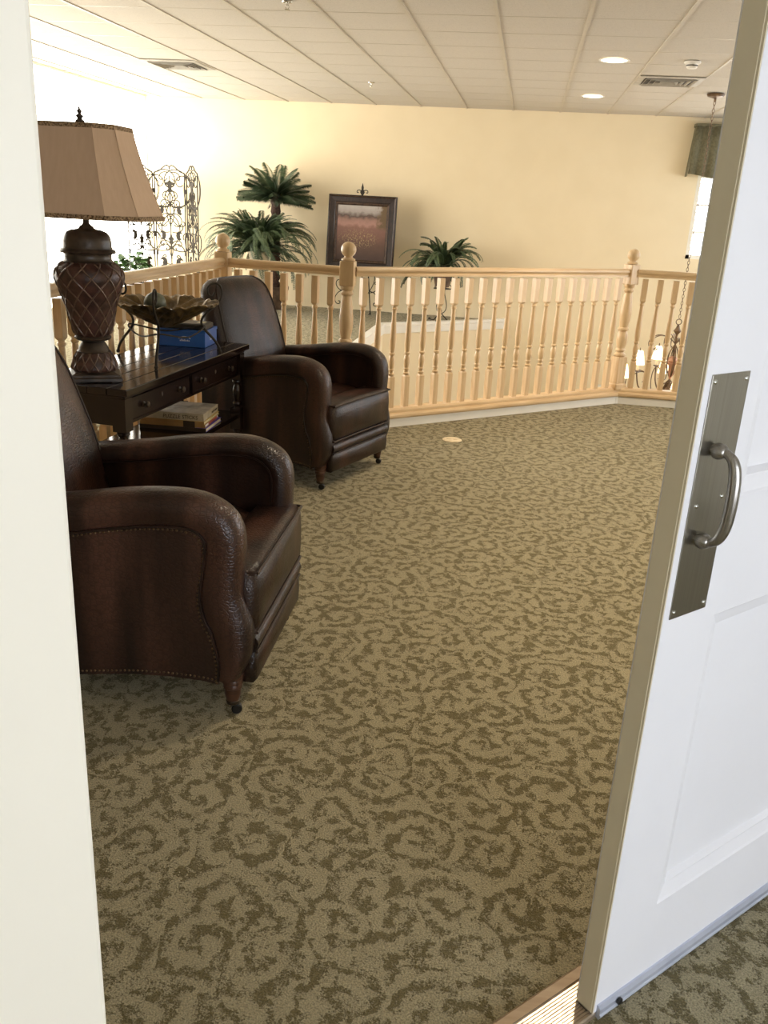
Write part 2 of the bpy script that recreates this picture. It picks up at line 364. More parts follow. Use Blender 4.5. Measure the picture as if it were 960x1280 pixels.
# ------------------------------------------------------------------ the setting
CEIL = 2.71
WL, WR, WF = -5.42, 4.6, 12.62       # left, right, far wall planes
LOW = -3.1
floor_pts = [(WL - .1, WF), (WL - .1, -6.0), (6.2, -6.0), (6.2, 7.55), (0.90, 7.55), (-1.08, 5.83), (-1.73, 5.83), (-1.73, 11.20), (-0.17, WF)]
m = MB(); m.prism(floor_pts, -0.28, 0.0)
struct(m.build('floor', 'carpet'))
m = MB(); m.box(-6, 6.2, 4, 13, LOW - .1, LOW); struct(m.build('floor_lower', 'void_floor'))

def wall_with_openings(name, axis, pos, thick, a0, a1, z0, z1, holes, mat):
    """wall in plane axis=pos..pos+thick, running a0..a1; holes (h0,h1,zb,zt) non overlapping in a"""
    m = MB()
    def bx(p, q, zb, zt):
        if q - p < 1e-4 or zt - zb < 1e-4: return
        lo, hi = min(pos, pos + thick), max(pos, pos + thick)
        if axis == 'x': m.box(lo, hi, p, q, zb, zt)
        else: m.box(p, q, lo, hi, zb, zt)
    hs = sorted(holes); cur = a0
    cols = {}
    for h in hs: cols.setdefault((h[0], h[1]), []).append((h[2], h[3]))
    for (p, q), zs in sorted(cols.items()):
        bx(cur, p, z0, z1); zc = z0
        for zb, zt in sorted(zs): bx(p, q, zc, zb); zc = zt
        bx(p, q, zc, z1); cur = q
    bx(cur, a1, z0, z1)
    return struct(m.build(name, mat))
LEFT_WIN = [(9.0, 12.615, 0.10, 2.71), (5.2, 8.6, 0.10, 2.71)]
wall_with_openings('wall_left', 'x', WL, -0.12, -6, WF + .1, -0.28, CEIL + .1, LEFT_WIN, 'wall_cream')
m = MB()
for (x0, x1, z0, z1) in [(WL - .12, 6.2, 2.35, CEIL + .1), (WL - .12, 2.12, .98, 2.35), (3.42, 6.2, .98, 2.35), (WL - .12, 6.2, -0.80, .98), (WL - .12, 1.15, -2.5, -.80), (3.42, 6.2, -2.5, -.80), (WL - .12, 6.2, LOW, -2.5)]:
    m.box(x0, x1, WF, WF + .12, z0, z1)
struct(m.build('wall_far', 'wall_cream'))
RIGHT_WIN = [(5.95, 7.35, 0.25, 2.5), (8.7, 12.3, 0.6, 2.6)]
wall_with_openings('wall_right', 'x', WR, 0.12, 5.0, WF + .1, LOW, CEIL + .1, RIGHT_WIN, 'wall_cream')

def window(n, axis, pos, h, mat, nmul, nbar, out):
    """window frame, mullions and lit panes in an opening"""
    a0, a1, z0, z1 = h
    m = MB()
    def bx(mm, p, q, zb, zt, d0, d1):
        lo, hi = sorted((pos + d0 * out, pos + d1 * out))
        if axis == 'x': mm.box(lo, hi, p, q, zb, zt)
        else: mm.box(p, q, lo, hi, zb, zt)
    w = 0.05 if nmul else 0.012
    bx(m, a0, a1, z0, z0 + w, .02, .1); bx(m, a0, a1, z1 - w, z1, .02, .1); bx(m, a0, a0 + w, z0, z1, .02, .1); bx(m, a1 - w, a1, z0, z1, .02, .1)
    o = struct(m.build('window_%d' % n, 'trim_white'))
    for i in range(nmul):
        mm = MB(); c = a0 + (a1 - a0) * (i + 1) / (nmul + 1); bx(mm, c - .025, c + .025, z0 + w, z1 - w, .03, .09); mm.build('mullion', 'trim_white', o)
    for i in range(nbar):
        mm = MB(); c = z0 + (z1 - z0) * (i + 1) / (nbar + 1); bx(mm, a0 + w, a1 - w, c - .012, c + .012, .045, .075); mm.build('glazing_bar', 'trim_white', o)
    for i in range(nmul + 1):
        mm = MB(); p = a0 + (a1 - a0) * i / (nmul + 1); q = a0 + (a1 - a0) * (i + 1) / (nmul + 1); bx(mm, p + .01, q - .01, z0 + .01, z1 - .01, .08, .088)
        mm.build('pane', mat, o)
    return o
for i, h in enumerate(LEFT_WIN): window(i + 1, 'x', WL, h, 'day_left', 0, 0, -1)
window(3, 'y', WF, (2.12, 3.42, 0.98, 2.35), 'day_far', 1, 3, 1)
window(4, 'y', WF, (1.15, 3.42, -2.5, -0.80), 'day_far', 2, 1, 1)
for i, h in enumerate(RIGHT_WIN): window(5 + i, 'x', WR, h, ('day_right', 'day_right_far')[i], 1, 1, 1)

# walls of the stairwell opening under the balcony and the plant ledge
m = MB()
def seg_wall(m, p, q, t, z0, z1):
    p = Vector(p); q = Vector(q); d = (q - p).normalized(); n = Vector((-d.y, d.x)) * t
    m.prism([tuple(p), tuple(q), tuple(q + n), tuple(p + n)], z0, z1)
EDGE = [(6.2, 7.55), (0.90, 7.55), (-1.08, 5.83), (-1.73, 5.83), (-1.73, 11.20), (-0.17, WF)]
for a, b in zip(EDGE[:-1], EDGE[1:]): seg_wall(m, a, b, -0.02, LOW, -0.02)
struct(m.build('wall_stairwell', 'wall_cream'))
# white nosing along the ledge edge
def offset_poly(pts, d):
    out = []
    for i, p in enumerate(pts):
        p = Vector(p); ns = []
        if i > 0: t = (p - Vector(pts[i - 1])).normalized(); ns.append(Vector((-t.y, t.x)))
        if i < len(pts) - 1: t = (Vector(pts[i + 1]) - p).normalized(); ns.append(Vector((-t.y, t.x)))
        if len(ns) == 2:
            b = (ns[0] + ns[1]).normalized(); out.append(tuple(p + b * (d / max(b.dot(ns[0]), .3))))
        else: out.append(tuple(p + ns[0] * d))
    return out
def strip(pts, d0, d1, z0, z1):
    """extrude a strip along a polyline between side offsets d0,d1"""
    a = offset_poly(pts, d0); b = offset_poly(pts, d1); m = MB()
    m.loft([[(a[i][0], a[i][1], z0), (b[i][0], b[i][1], z0), (b[i][0], b[i][1], z1), (a[i][0], a[i][1], z1)] for i in range(len(pts))])
    return m
ledge = [(-1.73, 5.9), (-1.73, 11.20), (-0.17, WF - .002)]
struct(strip(ledge, -0.045, 0.055, -0.018, 0.025).build('trim_1', 'trim_white', bevel=.008))
struct(strip(ledge, -0.034, -0.0202, -0.11, -0.018).build('trim_2', 'trim_white', bevel=.004))

# ceiling: slab, hung tiles, grid bars
TB0, TBP, CR0 = -2.176, 0.6096, 6.701
m = MB(); m.box(WL - .1, 6.2, -6, WF + .1, CEIL + .012, CEIL + .12); ceil = struct(m.build('ceiling', 'tile'))
tile = MB(); g = TBP / 2 - .011; tile.box(-g, g, -g, g, 0.004, .016); tile_me = None
cols = list(range(-5, 9)); rows = list(range(-2, 10))
for i in cols:
    for j in rows:
        cx = TB0 + (i + .5) * TBP; cy = CR0 + (j + .5) * TBP
        y1 = cy + g
        if cx - g < WL: continue
        if y1 > WF:
            if cy - g > WF - .05: continue
            mm = MB().box(-g, g, -g, WF - .005 - cy, 0.004, .016); mm.build('ceiling_tile', 'tile', ceil, (cx, cy, CEIL)); continue
        if tile_me is None:
            o = tile.build('ceiling_tile', 'tile', ceil, (cx, cy, CEIL)); tile_me = o.data
        else: link('ceiling_tile', tile_me, ceil, (cx, cy, CEIL))
for i in range(-5, 10):
    x = TB0 + i * TBP; MB().box(x - .012, x + .012, CR0 - 2 * TBP, WF - .002, CEIL - .003, CEIL + .006).build('grid_bar', 'grid', ceil)
for j in range(-2, 11):
    y = CR0 + j * TBP
    if y < WF - .02: MB().box(WL + .002, TB0 + 9 * TBP, y - .0112, y + .0112, CEIL + .003, CEIL + .006).build('grid_bar', 'grid', ceil)

# door wall (45 degrees), in the door's own frame: x along the wall, y into the balcony room
DX, DY, DA = 0.28, 1.33, PI / 4
DM = Matrix.Translation((DX, DY, 0)) @ Matrix.Rotation(DA, 4, 'Z')
JL = -0.93
m = MB(); m.box(-6.6, JL - .11, .004, .14, 0, CEIL + .01); m.box(JL - .11, .914 + .11, .004, .14, 2.16, CEIL + .01); m.box(.914 + .11, 6.5, .004, .14, 0, CEIL + .01)
m.xform(DM); struct(m.build('wall_door', 'wall_white'))
m = MB(); m.box(JL - .11, JL, -.006, .15, 0, 2.16); m.xform(DM); struct(m.build('trim_3', 'jamb_paint', bevel=.004))
m = MB(); m.box(.914 + .004, .914 + .11, -.006, .15, 0, 2.16); m.box(JL, .918, -.006, .15, 2.06, 2.16); m.xform(DM); struct(m.build('trim_4', 'jamb_paint', bevel=.004))
# room behind the camera
m = MB(); m.box(-3.2, -3.08, -3.9, .004, 0, CEIL + .01); m.xform(DM); struct(m.build('wall_near_side', 'wall_white'))
m = MB(); m.box(3.0, 3.12, -3.9, .004, 0, CEIL + .01); m.xform(DM); struct(m.build('wall_near_end', 'wall_white'))
m = MB(); m.box(-3.2, -1.7, -3.9, -3.78, 0, CEIL + .01); m.box(1.3, 3.12, -3.9, -3.78, 0, CEIL + .01); m.box(-1.7, 1.3, -3.9, -3.78, 0, .4); m.box(-1.7, 1.3, -3.9, -3.78, 2.0, CEIL + .01)
m.xform(DM); struct(m.build('wall_near_back', 'wall_white'))
m = MB(); m.box(-1.7, 1.3, -3.87, -3.80, .4, .46); m.box(-1.7, 1.3, -3.87, -3.80, 1.94, 2.0); m.box(-1.7, -1.64, -3.87, -3.80, .4, 2.0); m.box(1.24, 1.3, -3.87, -3.80, .4, 2.0); m.box(-.23, -.17, -3.87, -3.80, .4, 2.0)
m.xform(DM); wn = struct(m.build('window_7', 'trim_white'))
m = MB(); m.box(-1.69, 1.29, -3.86, -3.852, .41, 1.99); m.xform(DM); m.build('pane', 'day_near', wn)

# threshold strip
m = MB(); prof = [(.0, 0), (.0, .010)]
y = .003
for k in range(11): prof += [(y, .0125), (y + .0038, .0125), (y + .0046, .0105), (y + .0056, .0105)]; y += .0062
prof += [(.072, .014), (.072, 0)]
m.loft([[(x, a, b) for a, b in prof] for x in (JL + .002, .912)]); m.xform(DM); th = struct(m.build('trim_5', 'threshold'))
m = MB(); m.loft([[(x, a, b) for a, b in ((.073, 0), (.073, .015), (.094, .013), (.102, .004), (.102, 0))] for x in (JL + .002, .912)]); m.xform(DM); m.build('edge_strip', 'threshold_edge', th)

# ------------------------------------------------------------------ the white door leaf with the pull handle
door = struct(thing('door_1', 'white panelled door leaf with a steel pull handle', 'door', (DX, DY, 0), DA))
DT = .044
m = MB(); P1 = (.150, .764)
for (x0, x1, z0, z1) in [(0, P1[0], .016, 2.05), (P1[1], .914, .016, 2.05), (P1[0], P1[1], .016, .208), (P1[0], P1[1], .846, 1.062), (P1[0], P1[1], 1.9, 2.05)]:
    m.box(x0, x1, 0, DT, z0, z1)
m.build('leaf_frame', 'door_white', door)
for (z0, z1) in ((.208, .846), (1.062, 1.9)):
    mm = MB(); mm.box(P1[0], P1[1], .021, .032, z0, z1); pn = mm.build('panel', 'door_white', door)
    # mitred bevel moulding: outer bead then slope down to the panel
    def ring(i, yy): return [(P1[0] + i, yy, z0 + i), (P1[1] - i, yy, z0 + i), (P1[1] - i, yy, z1 - i), (P1[0] + i, yy, z1 - i)]
    mm = MB(); mm.loft([ring(0, .012), ring(0, 0), ring(.004, .003), ring(.028, .0105), ring(.031, .0105), ring(.040, .022)], cap=False)
    mm.build('moulding', 'door_white', pn)
m = MB(); m.box(-.003, 0.0, .004, DT - .004, .016, 2.05); m.build('lock_edge', 'door_edge', door, bevel=.001)
m = MB(); m.box(-.0022, 0.001, .0, .0045, .016, 2.05); m.build('edge_bead', 'door_edge', door)
m = MB(); m.loft([[(x, a, b) for a, b in ((0, .004), (-.008, .002), (-.012, .012), (-.009, .016), (-.009, .026), (-.004, .034), (0, .034))] for x in (.008, .912)]); sw = m.build('door_sweep', 'sweep', door)
m = MB(); m.lathe([(0, 0), (.0075, 0), (.0075, .004), (.004, .006), (0, .006)], 14); m.build('bumper_stud', 'black', door, (.062, -.011, .022), (PI / 2, 0, 0), smooth=True)
m = MB(); m.box(-.004, .022, .012, .034, .013, .016); m.build('bolt_shoe', 'steel', door)
# pull plate and handle
pl = MB().box(.0155, .1135, -.0022, 0, .870, 1.274).build('pull_plate', 'plate_steel', door, bevel=.0008)
scr = MB(); scr.lathe([(.0, 0), (.0042, 0), (.0038, .0012), (.002, .002), (0, .0022)], 12); sme = None
for (x, z) in [(.024, 1.263), (.105, 1.263), (.033, 1.005 + .06), (.099, 1.072), (.024, .882), (.105, .882)]:
    if sme is None: o = scr.build('screw', 'screw', pl, (x, -.0022, z), (PI / 2, 0, 0), smooth=True); sme = o.data
    else: link('screw', sme, pl, (x, -.0022, z), (PI / 2, 0, 0))
hx = .049; zt, zb = 1.156, 1.008
path = spline([(hx, -.002, zt), (hx, -.014, zt), (hx, -.027, zt - .001), (hx + .003, -.039, zt - .012), (hx + .005, -.045, zt - .036), (hx + .005, -.047, (zt + zb) / 2), (hx + .005, -.045, zb + .036), (hx + .003, -.039, zb + .012), (hx, -.027, zb + .001), (hx, -.014, zb), (hx, -.002, zb)], 6)
def hr(t):
    d = abs(t - .5) * 2
    return .0072 + .0028 * max(0, 1 - (d / .55) ** 2) 
m = MB(); m.tube(path, hr, 14); hd = m.build('pull_handle', 'steel', door, smooth=True)
for z in (zt, zb):
    mm = MB(); mm.lathe([(0, 0), (.0085, 0), (.0085, .004), (.0125, .006), (.0135, .012), (.012, .018), (.009, .023), (0, .026)], 18)
    mm.build('collar', 'steel', hd, (hx, -.002, z), (PI / 2, 0, 0), smooth=True)

# ------------------------------------------------------------------ railing
N1, N2, N3 = Vector((-2.0, 5.82)), Vector((-1.12, 5.70)), Vector((.855, 7.44))
A0, D1 = Vector((-2.06, 1.3)), Vector((WR - .01, 7.50))
RZ = 1.085
def bal_profile():
    # z, radius of the turned middle (z from 0 at the shoe rail top)
    return [(.225, .017), (.232, .0225), (.240, .0225), (.246, .016), (.256, .015), (.264, .0205), (.270, .0205), (.276, .0165), (.30, .0205), (.325, .0225), (.35, .019), (.365, .0145), (.372, .021), (.382, .021), (.388, .0145), (.40, .0175), (.43, .0215), (.475, .0225), (.53, .0205), (.60, .0165), (.66, .0145), (.672, .0145), (.676, .0195), (.686, .0195), (.690, .0155), (.70, .0155)]
bal = MB(); hb = .0205
bal.box(-hb, hb, -hb, hb, 0, .215); bal.loft([[(sx * q, sy * q, z) for sx, sy in ((-1, -1), (1, -1), (1, 1), (-1, 1))] for q, z in ((hb, .215), (.014, .226))])
bal.lathe([(r, z) for z, r in bal_profile()], 14)
bal.loft([[(sx * q, sy * q, z) for sx, sy in ((-1, -1), (1, -1), (1, 1), (-1, 1))] for q, z in ((.014, .70), (hb, .712))])
bal.box(-hb, hb, -hb, hb, .712, .885)
bal_me = [None]
def railing(a, b, label, n, ra=.05, rb=.05, ends=(True, True)):
    d = (b - a); L = d.length; ang = math.atan2(d.y, d.x)
    t = thing('balcony_railing', label, 'railing', (a.x, a.y, 0), ang, 'wooden balustrade around the stairwell')
    x0, x1 = ra, L - rb
    hp = [(-.030, RZ - .058), (.030, RZ - .058), (.030, RZ - .046), (.024, RZ - .040), (.027, RZ - .032), (.033, RZ - .024), (.033, RZ - .012), (.026, RZ - .002), (.012, RZ + .001), (-.012, RZ + .001), (-.026, RZ - .002), (-.033, RZ - .012), (-.033, RZ - .024), (-.027, RZ - .032), (-.024, RZ - .040), (-.030, RZ - .046)]
    m = MB(); m.loft([[(x, y, z) for y, z in hp] for x in (x0, x1)]); m.build('handrail', 'maple_rail', t)
    sp = [(-.060, .062), (.060, .062), (.066, .072), (.066, .086), (.058, .096), (.046, .100), (.046, .118), (.036, .130), (-.036, .130), (-.046, .118), (-.046, .100), (-.058, .096), (-.066, .086), (-.066, .072)]
    m = MB(); m.loft([[(x, y, z) for y, z in sp] for x in (x0 - .03, x1 + .03)]); m.build('shoe_rail', 'maple_rail', t)
    m = MB(); m.box(x0 - .03, x1 + .03, -.052, .052, 0, .062); m.build('base_strip', 'trim_white', t)
    for i in range(n):
        x = L * (i + 1) / (n + 1)
        if bal_me[0] is None: o = bal.build('baluster', 'maple', t, (x, 0, .130), smooth=40); bal_me[0] = o.data
        else: link('baluster', bal_me[0], t, (x, 0, .130))
    return t
railing(A0, N1, 'straight wooden railing run behind the table and lamp', 37, .05, .05)
railing(N1, N2, 'short wooden railing run behind the back of the far armchair', 7)
railing(N2, N3, 'long diagonal wooden railing run in the middle of the picture', 20)
railing(N3, D1, 'wooden railing run ending behind the white door', 30)
def newel(p, ang, label):
    t = thing('newel_post', label, 'post', (p.x, p.y, 0), ang, 'turned newel posts of the balustrade')
    m = MB(); m.lathe([(.062, 0), (.062, .0615)], 12); m.build('base_strip', 'trim_white', t)
    m = MB(); m.lathe([(.070, .062), (.070, .096), (.056, .100), (.054, .125)], 12); m.build('corner_block', 'maple', t)
    m = MB(); q = .062; m.box(-q, q, -q, q, .112, .168); m.build('plinth', 'maple', t, bevel=.012)
    m = MB(); q = .047; m.box(-q, q, -q, q, .168, .385); m.build('base_block', 'maple', t, bevel=.003)
    tp = [(.040, .335), (.046, .345), (.046, .358), (.034, .366), (.030, .376), (.040, .384), (.042, .394), (.034, .402), (.033, .41), (.040, .44), (.045, .475), (.045, .50), (.040, .53), (.034, .545), (.031, .552), (.043, .558), (.045, .568), (.043, .578), (.033, .585), (.036, .60), (.043, .645), (.047, .69), (.046, .73), (.040, .79), (.034, .84), (.031, .865), (.031, .872), (.040, .878), (.042, .888), (.036, .896), (.033, .905), (.041, .914), (.043, .925), (.043, .935)]
    m = MB(); m.lathe([(r, .385 + (z - .335) * .58 / .60) for r, z in tp], 20); m.build('turned_shaft', 'maple', t, smooth=60)
    m = MB(); m.box(-q, q, -q, q, .965, 1.122); m.build('top_block', 'maple', t, bevel=.006)
    m = MB(); m.lathe([(.034, 1.122), (.044, 1.125), (.045, 1.134), (.034, 1.140), (.027, 1.144), (.027, 1.150)] + [(.049 * math.cos(a), 1.192 + .049 * math.sin(a)) for a in [math.radians(-56 + 146 * k / 10) for k in range(11)]], 22); m.build('ball_finial', 'maple', t, smooth=60)
newel(N1, 0, 'newel post with ball top at the corner beside the fern')
newel(N2, 0, 'newel post with ball top in front of the framed painting')
newel(N3, math.atan2(N3.y - N2.y, N3.x - N2.x), 'newel post with ball top nearest the white door')

# ------------------------------------------------------------------ armchairs
def make_chair():
    t = thing('leather_armchair', '', 'armchair')
    outer = [(-.40, .615), (-.28, .636), (-.17, .651), (-.065, .668), (.043, .687), (.16, .701), (.253, .703), (.32, .690), (.376, .660), (.407, .616), (.418, .557), (.415, .47), (.413, .405), (.426, .357), (.440, .305), (.443, .249), (.433, .194), (.41, .140)]
    nail = [(-.40, .525), (-.28, .535), (-.17, .547), (-.073, .560), (.037, .584), (.157, .603), (.24, .607), (.29, .597), (.312, .570), (.314, .538), (.308, .484), (.298, .425), (.297, .375), (.310, .320), (.326, .290), (.341, .234), (.350, .183), (.347, .130)]
    O = spline([(a, 0, b) for a, b in outer], 4); Nn = spline([(a, 0, b) for a, b in nail], 4)
    for s in (1, -1):
        yi, yo = .255, .365                                    # inner, outer face
        ym = (yi + yo) / 2; hw = (yo - yi) / 2
        secs = []
        for o, n in zip(O, Nn):
            c = [(n.x, s * (yo - .006), n.z)]
            for k in range(13):
                a = PI * k / 12
                w = math.cos(a); w = math.copysign(abs(w) ** .75, w); h = .22 + .78 * math.sin(a) ** .8
                if k in (0,): h = .10
                if k == 12: h = .42
                bul = .012 * math.sin(a) ** .5 if k not in (0, 12) else 0
                c.append((n.x + (o.x - n.x) * h, s * (ym + w * (hw + bul)), n.z + (o.z - n.z) * h))
            c.append((n.x + (o.x - n.x) * .36, s * (yi + .004), n.z + (o.z - n.z) * .36))
            c.append((n.x, s * (yi + .004), n.z))
            secs.append(c)
        m = MB(); m.loft(secs); arm = m.build('arm', 'leather', t, smooth=75)
        # side panel below the band, with the shaped lower edge
        low = [(.347, .118), (.30, .125), (.2, .128), (.08, .122), (-.05, .105), (-.2, .085), (-.40, .078)]
        poly = [(n.x, n.z) for n in Nn] + low
        m = MB(); m.loft([[(a, y, b) for a, b in poly] for y in (s * (yi + .004), s * (yo - .006))]); m.build('side_panel', 'leather', arm)
        # piping and nailheads along the band
        m = MB(); m.tube([(n.x, s * (yo - .003), n.z) for n in Nn], .0042, 6); m.build('piping', 'piping', arm, smooth=True)
        m = MB(); m.tube([(n.x + (o.x - n.x) * .40, s * (yi + .002), n.z + (o.z - n.z) * .40) for o, n in zip(O, Nn)], .0045, 6); m.build('piping', 'piping', arm, smooth=True)
        m = MB(); line = [Vector((n.x - .008, 0, n.z - .010)) for n in Nn]; line += spline([(a, 0, b + .012) for a, b in low], 5)
        acc = 0; last = line[0]
        for p in line[1:]:
            d = (p - last).length; k = 0
            while acc + .0135 <= d + 1e-9 and k < 50:
                acc += .0135; q = last + (p - last) * min(acc / d, 1) if d > 0 else p
                m.lathe([(.0042, 0), (.0036, .002), (.0018, .0034), (0, .0038)], 6, (0, 0, 0)); nv = 4 * 6
                for i in range(len(m.v) - nv, len(m.v)):
                    x, y, z = m.v[i]; m.v[i] = (q.x + x, s * (yo - .006 + z), q.z + y)
                k += 1
            acc -= d; last = p
        stuff(m.build('nailheads', 'nail', arm, smooth=True))
    # seat cushion
    def rbox_secs(x0, x1, hw, z0, z1, rnd, nx=8, crown=.018, front=.0):
        secs = []
        for k in range(nx + 1):
            f = k / nx; x = x0 + (x1 - x0) * f; e = min(f, 1 - f) * (x1 - x0); ins = max(0, rnd - e); ins = rnd - math.sqrt(max(0, rnd ** 2 - ins ** 2))
            cr = crown * math.sin(PI * f)
            a, b, zb, zt = -hw + ins, hw - ins, z0 + ins, z1 - ins
            c = []
            for i in range(7): c.append((x, a + (b - a) * i / 6, zt + cr * math.sin(PI * i / 6)))
            for i in range(1, 3): c.append((x, b + .01 * math.sin(PI * i / 3), zt + (zb - zt) * i / 3))
            for i in range(7): c.append((x, b + (a - b) * i / 6, zb))
            for i in range(1, 3): c.append((x, a - .01 * math.sin(PI * i / 3), zb + (zt - zb) * i / 3))
            secs.append(c)
        return secs
    m = MB(); m.loft(rbox_secs(-.30, .30, .25, .30, .462, .02)); m.loft(rbox_secs(.28, .452, .305, .268, .468, .022, 8, .012)); sc = m.build('seat_cushion', 'leather', t, smooth=60)
    m = MB()
    for z in (.464, .272):
        m.tube([(.05, -.252, z), (.25, -.254, z), (.41, -.256, z)] if False else spline([(.42, -.302, z), (.446, -.30, z), (.450, -.27, z), (.452, 0, z + .004), (.450, .27, z), (.446, .30, z), (.42, .302, z)], 6), .0048, 6)
    m.build('piping', 'piping', sc, smooth=True)
    # apron: roll and panel
    m = MB(); m.loft(rbox_secs(-.36, .440, .25, .10, .262, .012, 8, 0)); m.loft([[(.425 + .028 * math.cos(a), y, .232 + .030 * math.sin(a)) for a in [2 * PI * k / 12 for k in range(12)]] for y in (-.300, -.292, 0, .292, .300)])
    m.loft(rbox_secs(.395, .447, .298, .10, .206, .010, 5, 0)); ap = m.build('apron', 'leather', t, smooth=50)
    m = MB(); m.tube([(.448, -.298, .204), (.450, 0, .205), (.448, .298, .204)], .004, 6); m.build('piping', 'piping', ap, smooth=True)
    # back: reclined slab with a rounded shield top
    secs = []
    prof = [(-.36, .07, .335, .17), (-.355, .30, .335, .19), (-.335, .48, .325, .20), (-.345, .60, .305, .185), (-.365, .70, .305, .17), (-.392, .80, .300, .155), (-.42, .90, .290, .14), (-.440, .97, .270, .12), (-.450, 1.005, .245, .10), (-.456, 1.028, .205, .07), (-.458, 1.04, .14, .03)]
    for (xc, z, hw, th) in prof:
        c = []; n = 20
        xf = xc + .09 if z > .45 else xc + .085
        for k in range(n):
            a = 2 * PI * k / n; cx, cy = math.cos(a), math.sin(a)
            ex = math.copysign(abs(cx) ** .5, cx); ey = math.copysign(abs(cy) ** .45, cy)
            c.append((xc + ex * th / 2 + .02 * max(0, ex) * (1 - abs(ey) ** 2), hw * ey, z))
        secs.append(c)
    m = MB(); m.loft(secs); bk = m.build('backrest', 'leather', t, smooth=70)
    pp = []
    for (xc, z, hw, th) in prof[3:]: pp.append((xc + .84 * th / 2 + .0045, hw * .862, z))
    full = pp + [(x, -y, z) for x, y, z in pp[::-1]]
    m = MB(); m.tube(spline(full, 4), .0048, 6); m.build('piping', 'piping', bk, smooth=True)
    # legs: turned front legs on castors, plain rear legs
    for s in (1, -1):
        m = MB(); m.lathe([(.026, .145), (.034, .138), (.034, .125), (.030, .121), (.032, .115), (.032, .108), (.027, .104), (.029, .098), (.029, .092), (.025, .088), (.025, .07), (.021, .05), (.018, .042), (0, .042)], 16)
        lg = m.build('leg', 'leg_wood', t, (.378, s * .315, 0), smooth=40)
        m = MB(); m.lathe([(.019, .05), (.022, .046), (.020, .036), (.012, .030), (0, .030)], 12); m.build('castor_cup', 'bronze', lg, smooth=40)
        m = MB(); m.lathe([(0, -.010), (.013, -.010), (.0165, -.007), (.0165, .007), (.013, .010), (0, .010)], 14); m.build('castor_wheel', 'black', lg, (.012, 0, .0166), (PI / 2, 0, .3), smooth=40)
        m = MB(); m.loft([[(sx * q + ox, sy * q, z) for sx, sy in ((-1, -1), (1, -1), (1, 1), (-1, 1))] for q, z, ox in ((.026, .12, 0), (.018, 0, -.03))]); m.build('leg', 'leg_wood', t, (-.36, s * .29, 0))
    return t
ch1 = make_chair(); ch1.location = (-1.13, 2.505, 0); ch1.rotation_euler = (0, 0, math.radians(2.0))
ch1['label'] = 'brown leather armchair nearest the camera, partly behind the white door jamb'; ch1['group'] = 'brown leather armchairs'
ch2 = copy_tree(ch1); ch2.location = (-1.225, 4.825, 0); ch2.rotation_euler = (0, 0, math.radians(-20.0))
ch2['label'] = 'brown leather armchair beyond the table, in front of the railing corner'

# ------------------------------------------------------------------ console table (local x = depth towards the room, y = along its length)
TZ = .73
T0, T1 = Vector((-1.517, 3.228)), Vector((-1.424, 4.562))
tang = math.atan2(-(T1.x - T0.x), (T1.y - T0.y)); TL = (T1 - T0).length
table = thing('console_table', 'dark polished wood console table with two drawers between the armchairs', 'table', (T0.x, T0.y, 0), tang)
TD = .44; npl = 5
for k in range(npl):
    x1 = -k * TD / npl; x0 = -(k + 1) * TD / npl
    MB().box(x0 + .0008, x1 - .0008, 0, TL, TZ - .028, TZ).build('plank', 'espresso', table, bevel=.003)
MB().box(-TD + .02, -.02, .02, TL - .02, TZ - .045, TZ - .028).build('top_moulding', 'espresso_front', table, bevel=.006)
body = MB(); body.box(-TD + .045, -.045, .045, TL - .045, .565, TZ - .045); bd = body.build('apron', 'espresso_front', table)
for x in (-.028, -TD + .028 + .0):
    for y in (.028, TL - .028):
        cx = -.052 if x == -.028 else -TD + .052; cy = .052 if y == .028 else TL - .052
        m = MB(); q = .030; m.box(-q, q, -q, q, .545, TZ - .045); m.box(-q, q, -q, q, .27, .385)
        m.lathe([(.016, .545), (.026, .540), (.027, .53), (.018, .522), (.016, .515), (.022, .50), (.025, .48), (.022, .455), (.017, .435), (.0155, .425), (.024, .418), (.025, .408), (.018, .40), (.017, .385)], 16)
        m.lathe([(.017, .27), (.024, .262), (.024, .252), (.016, .245), (.023, .20), (.024, .16), (.017, .10), (.014, .09), (.021, .08), (.022, .05), (.014, .02), (.012, 0)], 16)
        m.build('leg', 'espresso_front', table, (cx, cy, 0), smooth=40)
MB().box(-TD + .03, -.03, .03, TL - .03, .335, .358).build('shelf', 'espresso', table, bevel=.003)
dw = (TL - .19) / 2
for k in range(2):
    y0 = .09 + k * (dw + .01)
    m = MB(); m.box(-.046, -.036, y0, y0 + dw, .578, TZ - .052); dr = m.build('drawer', 'espresso_front', table, bevel=.002)
    # beaded edge
    m = MB(); z0, z1 = .578, TZ - .052
    m.tube([(-.035, y0 + .004, z0 + .004), (-.035, y0 + dw - .004, z0 + .004), (-.035, y0 + dw - .004, z1 - .004), (-.035, y0 + .004, z1 - .004), (-.035, y0 + .004, z0 + .004)], .0042, 6); m.build('bead', 'espresso', dr, smooth=True)
    for fy in (.2, .8):
        m = MB(); m.lathe([(0, 0), (.013, 0), (.013, .003), (.006, .006), (.006, .012), (.013, .017), (.0145, .022), (.011, .027), (0, .029)], 14); m.build('knob', 'bronze', dr, (-.036, y0 + dw * fy, (z0 + z1) / 2), (0, PI / 2, 0), smooth=45)
    m = MB(); m.lathe([(0, 0), (.007, 0), (.006, .002), (0, .0025)], 12, sx=1.6); m.build('keyhole_plate', 'bronze', dr, (-.036, y0 + dw * .5, (z0 + z1) / 2 + .012), (0, PI / 2, 0), smooth=True)

